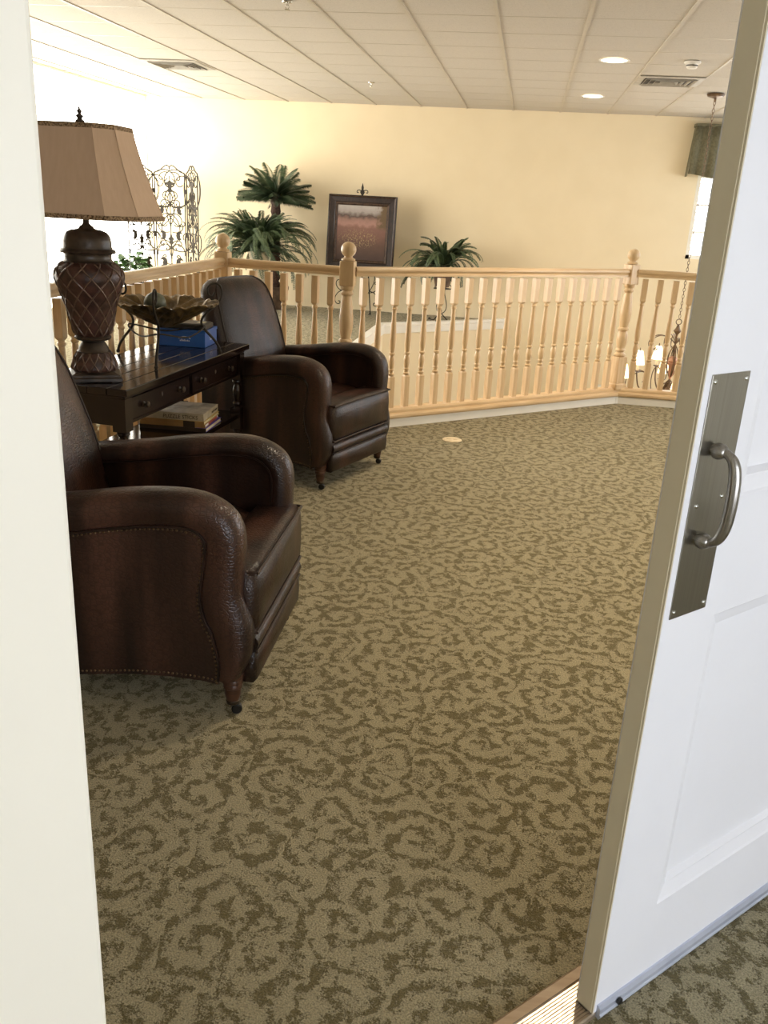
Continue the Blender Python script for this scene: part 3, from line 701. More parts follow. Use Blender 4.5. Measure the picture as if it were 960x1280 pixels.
# ------------------------------------------------------------------ table lamp
lamp = thing('table_lamp', 'urn-shaped bronze table lamp with tan cut-corner bell shade on the table', 'lamp', (-1.735, 3.405, TZ), 0)
m = MB(); q = .105
m.loft([[(sx * a, sy * a, z) for sx, sy in ((-1, -1), (1, -1), (1, 1), (-1, 1))] for a, z in ((q, .004), (q, .018), (q - .008, .022), (q - .008, .032), (q - .02, .036), (q - .03, .042))])
for sx in (-1, 1):
    for sy in (-1, 1): m.box(sx * .08 - .02, sx * .08 + .02, sy * .08 - .02, sy * .08 + .02, 0, .006)
m.build('base', 'lamp_dark', lamp, rot=(0, 0, math.radians(28)), bevel=.002)
footp = [(.083, .040), (.090, .045), (.092, .055), (.088, .075), (.078, .10), (.068, .118), (.064, .124)]
bodyp = [(.062, .195), (.070, .200), (.078, .22), (.086, .26), (.096, .31), (.110, .365), (.124, .405), (.133, .435), (.135, .455), (.132, .475), (.122, .495), (.106, .508), (.098, .514)]
m = MB(); m.lathe(footp, 32); m.build('foot', 'lamp_body', lamp, smooth=True)
m = MB(); m.lathe([(.064, .122), (.068, .126), (.062, .132), (.058, .145), (.050, .160), (.044, .168), (.048, .172), (.062, .176), (.072, .182), (.074, .190), (.068, .196), (.060, .198)], 32); m.build('waist', 'lamp_dark', lamp, smooth=50)
m = MB(); m.lathe(bodyp, 40); bo = m.build('urn_body', 'lamp_body', lamp, smooth=True)
def interp(prof, z):
    for (r0, z0), (r1, z1) in zip(prof[:-1], prof[1:]):
        if z0 <= z <= z1: return r0 + (r1 - r0) * (z - z0) / (z1 - z0 + 1e-9)
    return prof[-1][0]
def lattice(prof, nrib, twist, rad, n=26):
    m = MB(); z0, z1 = prof[0][1] + .001, prof[-1][1] - .001
    for d in (1, -1):
        for k in range(nrib):
            pts = []
            for i in range(n + 1):
                z = z0 + (z1 - z0) * i / n; r = interp(prof, z) + rad * .35; a = 2 * PI * k / nrib + d * twist * i / n
                pts.append((r * math.cos(a), r * math.sin(a), z))
            m.tube(pts, rad, 5)
    return m
lattice(bodyp, 12, PI * .62, .0034).build('lattice', 'lamp_lattice', bo, smooth=True)
lattice(footp, 14, PI * .16, .0034, 10).build('lattice', 'lamp_lattice', lamp, smooth=True)
m = MB(); m.lathe([(.097, .512), (.100, .516), (.096, .520), (.092, .524), (.092, .545), (.094, .549), (.106, .552), (.110, .558), (.106, .566), (.096, .571), (.094, .578), (.0935, .60), (.089, .622), (.078, .638), (.060, .647), (.036, .651), (.030, .655), (.026, .662), (.018, .668), (.012, .676), (.012, .69), (.017, .694), (.017, .70), (.011, .705), (.010, .72), (0, .72)], 36); m.build('lid', 'lamp_dark', lamp, smooth=45)
m = MB(); m.tube([(0, 0, .72), (0, 0, .80)], .012, 10); m.lathe([(0, .73), (.02, .735), (.02, .79), (0, .795)], 12); m.build('socket', 'brass', lamp, smooth=True)
m = MB(); m.lathe([(0, .80), (.018, .81), (.03, .845), (.032, .87), (.022, .90), (0, .91)], 14); m.build('bulb', 'print_white', lamp, smooth=True)
# shade: eight panels, concave sweep
def shade_ring(f, grow=0):
    g = f ** 1.25                                     # 0 top, 1 bottom
    hwx = (.115 + (.185 - .115) * g) + grow; hwy = (.078 + (.120 - .078) * g) + grow; c = .060 + (.092 - .060) * g
    return [(hwx, -hwy - c), (hwx + c, -hwy), (hwx + c, hwy), (hwx, hwy + c), (-hwx, hwy + c), (-hwx - c, hwy), (-hwx - c, -hwy), (-hwx, -hwy - c)]
SZ0, SZ1 = .645, .975

for o in lamp.children:
    o.scale = (1, 1, .92)
nst = 10
for k in range(8):
    m = MB(); secs = []
    for i in range(nst + 1):
        f = i / nst; z = SZ1 + (SZ0 - SZ1) * f; R0 = shade_ring(f); R1 = shade_ring(f, -.003); j = (k + 1) % 8
        secs.append([(*R0[k], z), (*R0[j], z), (*R1[j], z), (*R1[k], z)])
    m.loft(secs)
    if k == 0: shade = m.build('lamp_shade', 'shade', lamp, smooth=30)
    else: m.build('shade_panel', 'shade', shade, smooth=30)
for k in range(8):
    m = MB(); m.tube([(*shade_ring(i / nst, .0008)[k], SZ1 + (SZ0 - SZ1) * i / nst) for i in range(nst + 1)], .0018, 5); m.build('seam', 'shade', shade, smooth=True)
for f, z in ((0, SZ1 - .004), (1, SZ0 + .005)):
    m = MB(); R0 = shade_ring(f, .003); R1 = shade_ring(f, -.005)
    m.loft([[(*R0[k % 8], z - .009), (*R0[k % 8], z + .009), (*R1[k % 8], z + .009), (*R1[k % 8], z - .009)] for k in range(9)], cap=False); m.build('braid_trim', 'braid', shade, bevel=.003)
m = MB(); m.tube([(-.16, 0, SZ1 - .01), (.16, 0, SZ1 - .01)], .002, 6); m.tube([(0, -.125, SZ1 - .01), (0, .125, SZ1 - .01)], .002, 6); m.tube(spline([(0, 0, .73), (.06, 0, .77), (.07, 0, .86), (.03, 0, .955), (0, 0, SZ1 - .01), (-.03, 0, .955), (-.07, 0, .86), (-.06, 0, .77), (0, 0, .73)], 6), .002, 6); m.build('harp', 'brass', lamp, smooth=True)
m = MB(); m.lathe([(.004, .96), (.004, .985), (.017, .988), (.018, .994), (.010, .999), (.009, 1.004), (.014, 1.008), (.014, 1.013), (.007, 1.017), (.006, 1.021), (.0095, 1.025), (.0095, 1.030), (.004, 1.035), (.003, 1.042), (0, 1.046)], 16); m.build('finial', 'lamp_dark', lamp, smooth=50)

# ------------------------------------------------------------------ leaf bowl on a scrolled iron stand
BC = (-1.66, 3.985, TZ)
bowl = thing('leaf_bowl', 'bronze leaf-shaped centrepiece bowl on scrolled iron legs on the table', 'bowl', BC, 0)
m = MB(); nr, na = 16, 144; secs = []
RB = .245
for i in range(nr + 1):
    f = i / nr; row = []
    for k in range(na):
        a = 2 * PI * k / na; u = (a * 6 / (2 * PI)) % 1.0; c = abs(u - .5) * 2           # six broad leaves, c = 0 on the midrib
        vein = math.sin(c * 13 - f * 21) * .0062 * min(1, f * 1.6)
        rib = .010 * math.exp(-(c * 9) ** 2) * f
        rr = f * (1 + .03 * f * (1 - c ** 2)) + .010 * f * math.sin(a * 42)
        z = .143 + .128 * f ** 1.25 + vein + rib + .008 * f * f * (1 - c) - .02 * max(0, f - .9) * 10 * .5
        row.append((RB * rr * math.cos(a), RB * rr * math.sin(a), z))
    secs.append(row)
m.loft(secs[1:], cap=False); m.f.append(tuple(range(na)))
o = m.build('leaf_dish', 'bowl_metal', bowl, smooth=60)
md = o.modifiers.new('thick', 'SOLIDIFY'); md.thickness = .004; md.offset = 0
for deg, q in ((-76, 1.0), (50, .98), (172, .87)):
    ux, uy = q * math.cos(math.radians(deg)), q * math.sin(math.radians(deg))
    prof = [(.305, .004), (.298, .03), (.27, .07), (.225, .115), (.20, .15), (.205, .18), (.235, .207), (.275, .232), (.305, .262), (.318, .300), (.306, .334), (.270, .345), (.238, .325), (.240, .293), (.264, .283), (.280, .300)]
    pts = spline([(ux * a, uy * a, z) for a, z in prof], 6)
    m = MB(); m.tube(pts, lambda t: .0068 - .0018 * t, 8); m.sphere((ux * .305, uy * .305, .008), .0095, 10, 6); m.build('leg', 'iron', bowl, smooth=True)
m = MB(); m.tube(spline([(.205 * math.cos(math.radians(d)) * q, .205 * math.sin(math.radians(d)) * q, .13 + z) for d, q, z in ((-74, 1, .012), (-12, .62, -.02), (50, 1, .012), (109, .62, -.02), (168, 1, .012), (227, .62, -.02))], 8, True), .004, 6, closed=True); m.build('brace_ring', 'iron', bowl, smooth=True)
o = tag(MB().sphere((0, 0, 0), .052, 24, 16).build('decorative_ball', 'ball_green', loc=(BC[0] - .03, BC[1] - .04, TZ + .258), smooth=True), 'grey-green decorative ball lying in the leaf bowl', 'ball')

# ------------------------------------------------------------------ things on the table and shelf
def text_mesh(body, size, depth=.0006, align='CENTER'):
    c = bpy.data.curves.new('lettering', 'FONT'); c.body = body; c.size = size; c.extrude = depth; c.align_x = align; c.resolution_u = 2
    o = bpy.data.objects.new('tmp_text', c); COL.objects.link(o)
    dg = bpy.context.evaluated_depsgraph_get(); me = bpy.data.meshes.new_from_object(o.evaluated_get(dg))
    bpy.data.objects.remove(o); bpy.data.curves.remove(c); me.name = 'lettering'
    return me
bx = thing('game_box', 'blue cardboard box under the dark slab on the table', 'box', (-1.72, 4.42, TZ), math.radians(3))
MB().box(-.128, .128, -.105, .105, .001, .072).build('tray', 'box_blue', bx, bevel=.002)
MB().box(-.131, .131, -.108, .108, .072, .088).build('lid', 'box_blue', bx, bevel=.002)
def logo(parent, rot, loc, s):
    m = MB(); a0 = [(math.cos(a) * .030 * s, math.sin(a) * .016 * s, 0) for a in [PI * (0.12 + .76 * k / 14) for k in range(15)]]
    m.tube(a0, .0016 * s, 4)
    for k, h in enumerate((5, 9, 6, 8, 5, 7, 5)): x = (-.021 + k * .007) * s; m.box(x - .0022 * s, x + .0022 * s, -.006 * s, (-.006 + .0011 * h) * s, -.0005, .0005)
    m.build('logo_print', 'print_white', parent, loc, rot)
logo(bx, (PI / 2, 0, 0), (.02, -.1055, .036), 1.1); logo(bx, (PI / 2, 0, PI / 2), (.1285, 0, .036), .9)
cs = MB(); cs.loft([[(sx * a, sy * b, z) for sx, sy in ((-1, -1), (1, -1), (1, 1), (-1, 1))] for a, b, z in ((.120, .07, 0), (.122, .072, .004), (.122, .072, .024), (.112, .062, .030))])  # black slab added for the shadow on the box lid
case = tag(cs.build('shaded_lid', 'black', loc=(-1.715, 4.40, TZ + .089), rot=(0, 0, math.radians(3)), bevel=.003), 'dark slab standing in for the shaded lid of the blue box', 'case')
MB().box(.06, .10, -.02, .03, .030, .0312).build('label_sticker', 'paper', case)

def book(name, label, cat, loc, rot, size, cover, spine_text=None, page='paper', fill=None):
    t = thing(name, label, cat, loc, rot, 'stack on the table shelf'); a, b, h = size
    MB().box(-a / 2 + .004, a / 2 - .003, -b / 2 + .001, b / 2 - .003, .002, h - .002).build('pages', page, t)
    MB().box(-a / 2, a / 2, -b / 2, b / 2, 0, .002).build('cover', cover, t); MB().box(-a / 2, a / 2, -b / 2, b / 2, h - .002, h).build('cover', cover, t)
    MB().box(-a / 2, a / 2, -b / 2 - .001, -b / 2 + .001, 0, h).build('spine', fill or cover, t)
    return t
SX, SY, SZ = -1.665, 4.165, .3585
b1 = book('paperback_book', 'purple-edged book at the bottom of the shelf stack', 'book', (SX, SY, SZ), math.radians(2), (.345, .255, .020), 'cover_purple', page='paper', fill='print_dark')
b2 = book('paperback_book', 'tan book with red and white page edge, second from the bottom of the stack', 'book', (SX - .005, SY - .002, SZ + .0202), math.radians(4), (.335, .25, .017), 'cover_tan', page='print_white', fill='cover_tan')
MB().box(.1665, .1675, -.06, .09, .004, .014).build('colour_edge', 'cover_red', b2)
b3 = book('paperback_book', 'yellowish book directly under the puzzle box', 'book', (SX - .005, SY, SZ + .0374), math.radians(2), (.335, .25, .015), 'cover_yellow', page='paper', fill='cover_tan')
MB().box(.06, .12, -.1275, -.1265, -.018, .014).build('dark_print', 'print_dark', b3)
pz = thing('puzzle_box', 'beige puzzle box on top of the stack on the table shelf', 'box', (SX - .008, SY + .002, SZ + .0528), math.radians(3), 'stack on the table shelf')
MB().box(-.165, .165, -.125, .125, 0, .036).build('carton', 'card_beige', pz, bevel=.001)
MB().box(-.160, .160, -.120, .120, .036, .0368).build('cover_print', 'card_photo', pz)
o = link('lettering', text_mesh('PUZZLE STICKS', .026), pz, (.045, -.1255, .008), (PI / 2, 0, 0)); o.data.materials.append(MAT['print_dark'])
o = link('lettering', text_mesh('PUZZLE STICKS', .014), pz, (.1656, .06, .012), (PI / 2, 0, PI / 2)); o.data.materials.append(MAT['print_dark'])
mg = thing('magazine', 'thin green-grey magazine lying alone at the near end of the table shelf', 'magazine', (-1.62, 3.62, SZ), math.radians(12))
MB().box(-.11, .11, -.15, .15, 0, .006).build('pages', 'paper', mg); MB().box(-.112, .112, -.152, .152, .006, .008).build('cover', 'cover_green', mg)

# ------------------------------------------------------------------ plants
def frond_mesh(name, L, rise, droop, nleaf, lw, ll, mat, vshape=.25, taper=.6, seed=0, fwdl=.45):
    rnd = random.Random(seed); m = MB(); pts = []; x = z = 0; a = rise; N = 20
    for i in range(N + 1):
        pts.append(Vector((x, 0, z))); x += math.cos(a) * L / N; z += math.sin(a) * L / N; a -= droop / N * (0.5 + i / N)
    m.tube(pts, lambda t: .0055 * (1 - .8 * t), 4)
    for k in range(nleaf):
        f = .10 + .9 * k / nleaf; i = min(int(f * N), N - 1); p = pts[i].lerp(pts[i + 1], f * N - i); d = (pts[i + 1] - pts[i]).normalized()
        prof = max(0.0, math.sin(PI * min(1, .18 + .82 * f))) ** taper
        l = ll * max(.12, prof) * (.88 + .24 * rnd.random())
        for s in (1, -1):
            side = Vector((0, s, 0)); upv = d.cross(Vector((0, 1, 0))) * -1
            dr = (side * .9 + d * fwdl + upv * (vshape + .12 * (rnd.random() - .5))).normalized(); tip = p + dr * l - Vector((0, 0, l * .18)); mid = p + dr * l * .45
            w = d * lw * .5
            o = len(m.v); m.v += [tuple(p), tuple(mid - w), tuple(tip), tuple(mid + w)]; m.f.append((o, o + 1, o + 2, o + 3))
    me = bpy.data.meshes.new(name); me.from_pydata(m.v, [], m.f); me.materials.append(MAT[mat])
    for p in me.polygons: p.use_smooth = True
    return me
def place_fronds(parent, meshes, n, z, seed, tilt=(-.2, .5), name='frond', r=.03, scale=(.8, 1.1), zj=.03):
    rnd = random.Random(seed)
    for k in range(n):
        me = meshes[k % len(meshes)]; a = 2 * PI * (k * .618034) + rnd.uniform(-.2, .2)
        o = link(name, me, parent, (r * math.cos(a), r * math.sin(a), z + rnd.uniform(-zj, zj)))
        R = Matrix.Rotation(a, 3, 'Z') @ Matrix.Rotation(-rnd.uniform(*tilt), 3, 'Y') @ Matrix.Rotation(rnd.uniform(-.5, .5), 3, 'X')
        o.rotation_euler = R.to_euler(); s = rnd.uniform(*scale); o.scale = (s, s, s)
# palm
palm = thing('artificial_palm', 'small palm tree with brown trunk rising above the fern by the far wall', 'palm', (-3.40, 12.08, 0))
m = MB(); tr = []
for i in range(31):
    z = .30 + 1.24 * i / 30; tr.append((.062 + .010 * math.sin(i * 2.4) + .004 * (i % 2), z))
m.lathe(tr, 14); m.build('trunk', 'trunk', palm, smooth=True)
m = MB(); m.lathe([(0, 0), (.13, 0), (.15, .02), (.17, .22), (.19, .28), (.19, .31), (.16, .31), (.15, .28), (0, .28)], 24); m.build('pot', 'pot', palm, smooth=40)
pm = [frond_mesh('palm_frond', .50, r, d, 62, .0095, .110, 'leaf_dark' if q else 'leaf_fern', .35, .35, k) for k, (r, d, q) in enumerate(((1.25, .9, 0), (.95, 1.0, 1), (.70, 1.0, 1), (.45, .95, 1), (.15, .6, 1), (-.02, .35, 1)))]
place_fronds(palm, pm, 54, 1.47, 5, (-.08, .08), r=.035, scale=(.88, 1.05), zj=.035)
# big fern in front of the palm
def fern(name, label, loc, n, L, seed, potmat, stand, zc):
    t = thing(name, label, 'fern', loc, 0, 'potted ferns along the far wall')
    fm = [frond_mesh('fern_frond', L * q, ri, dr, 44, .0165, .052, 'leaf_fern' if k % 3 else 'leaf_dark', .05, .3, seed + k, .15) for k, (q, ri, dr) in enumerate(((.80, 1.35, 1.8), (1.0, .85, 2.3), (.70, 1.45, 1.2), (1.05, .45, 2.3), (.75, 1.35, 1.7), (1.0, 1.05, 2.7), (.95, .15, 1.7), (.85, 1.15, 2.0)))]
    place_fronds(t, fm, n, zc, seed, (-.12, .2), r=.07, scale=(.72, 1.05))
    m = MB(); h = .26; zb = zc - h
    m.lathe([(0, zb), (.09, zb), (.10, zb + .02), (.135, zb + .17), (.15, zb + .23), (.155, zb + .25), (.14, zb + .25), (.13, zb + .22), (0, zb + .22)], 22); m.build('pot', potmat, t, smooth=40)
    return t, zb
f1, zb = fern('potted_fern', 'large bushy fern with drooping fronds at the foot of the palm', (-3.50, 11.66, 0), 230, .92, 21, 'pot_pale', None, .80)
m = MB(); m.lathe([(.12, 0), (.12, .03), (.06, .06), (.045, .20), (.06, .38), (.11, .52), (.115, .539), (0, .539)], 20); m.build('pedestal', 'pot_pale', f1, smooth=40)
f2, zb = fern('potted_fern', 'smaller fern on a black iron stand to the right of the painting', (-1.06, 11.98, 0), 84, .66, 41, 'pot', None, .72)
m = MB()
m.tube([(0, 0, .10), (0, 0, .44)], .009, 8); m.lathe([(.10, .432), (.115, .432), (.115, .439), (.10, .439)], 18)
m.build('stand_stem', 'iron', f2, smooth=40)
for k in range(3):
    a = 2 * PI * k / 3 + .35
    path = scroll2d((.02, .10), (.20, .004), bend=-1.0, e0=0, e1=1, k=5.5, w=.2); q = [(z.real * math.cos(a), z.real * math.sin(a), max(.006, z.imag)) for z in path]
    m = MB(); m.tube(q, .007, 6); q = [(z.real * math.cos(a), z.real * math.sin(a), z.imag) for z in scroll2d((.012, .16), (.11, .43), bend=.6, e0=1, e1=-1, k=4)]; m.tube(q, .006, 6)
    m.build('stand_leg', 'iron', f2, smooth=True)
# small leafy plant by the window
pv = thing('leafy_plant', 'small bright leafy plant on a pedestal in front of the left window', 'plant', (-4.88, 10.7, 0))
m = MB(); m.lathe([(.13, 0), (.13, .03), (.05, .06), (.05, .26), (.12, .29), (.12, .31), (0, .31)], 18); m.build('pedestal', 'pot_pale', pv, smooth=40)
m = MB(); m.lathe([(0, .311), (.09, .311), (.12, .42), (.13, .45), (.115, .45), (0, .43)], 18); m.build('pot', 'pot', pv, smooth=40)
rnd = random.Random(3); m = MB(); m.v += [(0, 0, 0), (.02, -.022, .004), (.055, 0, -.004), (.02, .022, .004)]; m.f.append((0, 1, 2, 3)); leaf = None
for k in range(190):
    a = rnd.uniform(0, 2 * PI); r = .24 * math.sqrt(rnd.random()); z = .50 + .22 * (1 - (r / .25) ** 2) * rnd.uniform(.3, 1)
    rot = (rnd.uniform(-.6, .6), rnd.uniform(-.6, .6), a)
    if leaf is None: o = m.build('leaf', 'leaf_bright', pv, (r * math.cos(a), r * math.sin(a), z), rot); leaf = o.data
    else: o = link('leaf', leaf, pv, (r * math.cos(a), r * math.sin(a), z), rot)
    s = rnd.uniform(1.5, 2.3); o.scale = (s, s, s)
m = MB()
for k in range(14):
    a = 2 * PI * k / 14; m.tube([(.03 * math.cos(a), .03 * math.sin(a), .43), (.08 * math.cos(a), .08 * math.sin(a), .50), (.15 * math.cos(a), .15 * math.sin(a), .55)], .003, 4)
m.build('stems', 'leaf_bright', pv)

# ------------------------------------------------------------------ iron folding screen
PW, PH = .46, 1.74
def screen_panel(parent, loc, rz):
    r = .0085
    m = MB(); m.tube([(.012, 0, 0), (.012, 0, PH - .02)], r, 6); m.tube([(PW - .012, 0, 0), (PW - .012, 0, PH - .02)], r, 6)
    top = spline([(.012, 0, PH - .02), (.08, 0, PH), (.15, 0, PH + .055), (.195, 0, PH + .075), (.225, 0, PH + .055), (.23, 0, PH + .02)], 6)
    m.tube(top, r * .9, 6); m.tube([(PW - x, y, z) for x, y, z in top], r * .9, 6); m.tube([(.012, 0, .06), (PW - .012, 0, .06)], r, 6)
    fr = m.build('screen_frame', 'iron', parent, loc, (0, 0, rz), smooth=True)
    m = MB(); c = PW / 2; rr = .0068
    def both(p0, p1, **kw):
        for z in (0, 1):
            pts = scroll_xz(p0, p1, **kw)
            m.tube([(PW - x, y, zz) if z else (x, y, zz) for x, y, zz in pts], rr, 5)
    m.tube([(c, 0, .20), (c, 0, PH - .06)], rr, 5)
    H = PH
    both((c - .02, H - .02), (c - .12, H - .09), bend=2.2, e0=0, e1=1, k=3.2)
    both((c - .03, H - .10), (c - .08, H - .36), bend=3.2, e0=1, e1=1, k=4.0)
    both((c - .19, H - .17), (c - .04, H - .34), bend=2.6, e0=1, e1=1, k=3.6)
    both((c, H - .44), (c - .18, H - .66), bend=2.4, e0=-1, e1=-1, k=3.6)
    both((c - .01, H - .72), (c - .10, H - .42), bend=2.0, e0=0, e1=1, k=4.2)
    both((c - .05, H - .70), (c - .19, H - .90), bend=-2.6, e0=-1, e1=-1, k=3.4)
    both((c - .02, H - .80), (c - .15, H - .72), bend=-1.8, e0=0, e1=-1, k=3.6)
    both((c - .01, H - 1.16), (c - .12, H - .96), bend=2.4, e0=0, e1=1, k=4.0)
    both((c - .20, H - 1.12), (c - .06, H - 1.02), bend=-2.8, e0=0, e1=-1, k=3.6)
    both((c - .01, H - 1.24), (c - .10, H - 1.14), bend=-2.2, e0=0, e1=-1, k=3.6)
    both((c - .01, H - 1.52), (c - .13, H - 1.30), bend=1.2, e0=0, e1=1, k=3.6)
    both((c - .02, H - 1.52), (c - .18, H - 1.40), bend=1.8, e0=0, e1=1, k=3.6)
    both((c - .02, H - 1.56), (c - .17, H - 1.66), bend=-1.8, e0=-1, e1=-1, k=3.6)
    m.build('scrollwork', 'iron', fr, smooth=True)
    # flat cut-metal leaves with thickness
    def leafy(pts, n=1):
        mm = MB(); mm.loft([[(x, y, z) for x, z in pts] for y in (-.005, .005)]); return mm
    top_leaf = [(0, .075), (.03, .05), (.085, .035), (.06, .015), (.03, .01), (.022, -.04), (.055, -.075), (.02, -.068), (0, -.09)]
    tl = top_leaf + [(-x, z) for x, z in top_leaf[::-1][1:-1]]
    leafy([(c + x * 1.0, H - .19 + z) for x, z in tl]).build('leaf_plate', 'iron', fr)
    ac = [(0, -.075), (.045, -.05), (.060, 0), (.050, .045), (.015, .075), (-.03, .062), (-.045, .03), (-.02, .04), (.005, .03), (-.012, .0), (-.005, -.03), (-.03, -.05)]
    for (x, z, s) in ((.145, H - .51, .85), (.125, H - .85, .85), (.125, H - 1.22, 1.0)):
        for sg in (1, -1): leafy([(c + sg * (x + a * -s), z + b * s) for a, b in ac]).build('leaf_plate', 'iron', fr)
    ctr = [(0, .12), (.018, .06), (.045, .03), (.022, .015), (.03, -.03), (.012, -.03), (0, -.10)]
    leafy([(c + x, H - .93 + z) for x, z in ctr + [(-a, b) for a, b in ctr[::-1][1:-1]]]).build('leaf_plate', 'iron', fr)
    leafy([(c - .10, H - 1.50), (c + .10, H - 1.50), (c + .085, H - 1.52), (c + .07, H - 1.575), (c - .07, H - 1.575), (c - .085, H - 1.52)]).build('pot_plate', 'iron', fr)
    return fr
scr = thing('folding_screen', 'three-panel wrought iron folding screen with scrolls and leaves in the far left corner', 'screen', (-5.20, 12.25, 0))
screen_panel(scr, (.0, 0, .0), 0)
screen_panel(scr, (PW + .012, 0, 0), -math.radians(50))
screen_panel(scr, (-.012 - PW * math.cos(math.radians(62)), -PW * math.sin(math.radians(62)), 0), math.radians(62))
for x in (-.006, PW + .006):
    for z in (.30, .90, 1.48): MB().lathe([(.009, -.03), (.011, -.03), (.011, .03), (.009, .03)], 8, (x, 0, z)).build('hinge', 'iron', scr)

# ------------------------------------------------------------------ painting on an easel
ez = thing('display_easel', 'wrought iron scroll easel holding the framed painting', 'easel', (-2.245, 12.14, 0))
tiltx = math.radians(-7)
m = MB(); m.tube([(-.20, -.0, .0), (-.03, .10, 1.52)], .008, 6); m.tube([(.20, 0, .0), (.03, .10, 1.52)], .008, 6); m.tube([(0, .42, 0), (0, .12, 1.50)], .008, 6); m.tube([(-.135, .035, .56), (.135, .035, .56)], .008, 6); m.build('legs', 'iron', ez, smooth=True)
for s in (1, -1):
    m = MB()
    for kw in (dict(p0=(.19, .05), p1=(.12, .54), bend=1.0, e0=-1, e1=1, k=3.4), dict(p0=(.16, .30), p1=(.26, .42), bend=2.0, e0=0, e1=1, k=3.4), dict(p0=(.17, .32), p1=(.26, .16), bend=-2.0, e0=0, e1=-1, k=3.4)):
        m.tube([(s * x, -.01, z) for x, _, z in scroll_xz(**kw)], .006, 5)
    m.tube([(s * x, .10, z) for x, _, z in scroll_xz((0.005, 1.53), (.055, 1.60), bend=-2.6, e0=0, e1=-1, k=3.0)], .006, 5)
    m.build('scroll', 'iron', ez, smooth=True)
    MB().tube(spline([(s * .13, .03, .56), (s * .13, -.06, .555), (s * .13, -.085, .58), (s * .13, -.08, .60)], 5), .007, 6).build('rest_hook', 'iron', ez, smooth=True)
m = MB(); m.loft([[(x, y, z) for x, z in ((0, 1.50), (.012, 1.56), (.032, 1.60), (.014, 1.63), (.016, 1.66), (0, 1.715), (-.016, 1.66), (-.014, 1.63), (-.032, 1.60), (-.012, 1.56))] for y in (.095, .105)]); m.build('finial', 'iron', ez)
pt = thing('framed_painting', 'dark framed landscape painting of a flowering meadow on the easel', 'painting', (-2.225, 12.085, .60)); pt.rotation_euler = (tiltx * 1.0, 0, math.radians(0))
FW, FH, fb = .93, .965, .135
def fr_ring(i, y): return [(-FW / 2 + i, y, i), (FW / 2 - i, y, i), (FW / 2 - i, y, FH - i), (-FW / 2 + i, y, FH - i)]
m = MB(); m.loft([fr_ring(0, .035), fr_ring(0, -.012), fr_ring(.012, -.020), fr_ring(.03, -.012), fr_ring(.085, -.008), fr_ring(.10, -.016)], cap=False); fo = m.build('frame', 'frame_wood', pt)
m = MB(); m.loft([fr_ring(.10, -.016), fr_ring(.115, -.014), fr_ring(.128, -.004), fr_ring(.132, .004)], cap=False); m.build('inner_slip', 'gilt', fo)
m = MB(); m.loft([fr_ring(.004, -.0142), fr_ring(.016, -.0215), fr_ring(.024, -.0165)], cap=False); m.build('edge_bead', 'gilt', fo)
m = MB(); i = .128; m.box(-FW / 2 + i, FW / 2 - i, .002, .010, i, FH - i); m.build('canvas', 'painting', pt)
m = MB(); m.box(-FW / 2 + .01, FW / 2 - .01, .012, .034, .01, FH - .01); m.build('backing', 'frame_wood', pt)

# ------------------------------------------------------------------ valance over the far window
vl = thing('window_valance', 'olive green pleated valance over the far right window', 'valance', (0, 0, 0))
def pleat_panel(x0, x1, n, zt, zb, y, name, flare=.03):
    secs = []; N = n * 8
    for z, g in ((zt, .4), ((zt + zb) / 2, .8), (zb, 1.0)):
        row = []
        for i in range(N + 1):
            f = i / N; xx = x0 + (x1 - x0) * f; xx += (f - .5) * flare * 2 * g
            row.append((xx, y - .012 - .028 * g * (.5 + .5 * math.sin(f * n * 2 * PI)), z - (.05 * math.sin(PI * f * 2) ** 2 if z == zb else 0)))
        secs.append(row)
    m = MB(); m.loft(secs, cap=False, closed=False); o = m.build(name, 'valance', vl, smooth=True); md = o.modifiers.new('t', 'SOLIDIFY'); md.thickness = .006
pleat_panel(1.99, 3.55, 13, 2.60, 2.03, WF - .15, 'pleated_skirt')
m = MB(); m.loft([[(1.985 - g, WF - .15 - .02 * (1 if g else 0), z), (1.985 - g, WF - .005, z), (1.992 - g, WF - .005, z), (1.992 - g, WF - .15, z)] for z, g in ((2.60, 0), (2.3, .02), (2.0, .035))]); m.build('side_return', 'valance', vl)
MB().box(1.97, 3.57, WF - .17, WF - .005, 2.59, 2.63).build('header_board', 'valance', vl, bevel=.006)

# ------------------------------------------------------------------ chandelier in the stairwell
CX, CY = 1.765, 10.23
chn = thing('chandelier', 'bronze scroll chandelier with glowing shades hanging in the stairwell', 'chandelier', (CX, CY, 0))
m = MB(); m.lathe([(0, CEIL - .004), (.085, CEIL - .004), (.09, CEIL - .012), (.08, CEIL - .03), (.03, CEIL - .045), (.012, CEIL - .05), (.012, CEIL - .08), (0, CEIL - .08)], 24); m.build('canopy', 'chand_metal', chn, smooth=40)
link_m = MB(); link_m.tube([(.011 * math.cos(a), 0, .022 * math.sin(a)) for a in [2 * PI * k / 14 for k in range(14)]], .003, 5, closed=True)
z = CEIL - .09; lm = None; k = 0; chain = None
while z > .44:
    if lm is None: chain = link_m.build('chain_link', 'chand_metal', chn, (0, 0, z), smooth=True); lm = chain.data
    else: link('chain_link', lm, chn, (0, 0, z), (0, 0, (k % 2) * PI / 2))
    k += 1; z -= .036
m = MB(); m.tube([(.03 * math.cos(a), 0, .40 + .03 * math.sin(a)) for a in [2 * PI * k / 16 for k in range(16)]], .005, 6, closed=True); m.build('ring', 'chand_metal', chn, smooth=True)
m = MB(); m.lathe([(.006, .37), (.015, .36), (.02, .34), (.03, .32), (.045, .30), (.03, .28), (.014, .26), (.010, .24), (.010, .05), (.014, .04), (.014, -.30), (.03, -.32), (.05, -.36), (.06, -.40), (.045, -.45), (.02, -.48), (.025, -.50), (.012, -.53), (0, -.55)], 16); m.build('stem', 'chand_metal', chn, smooth=45)
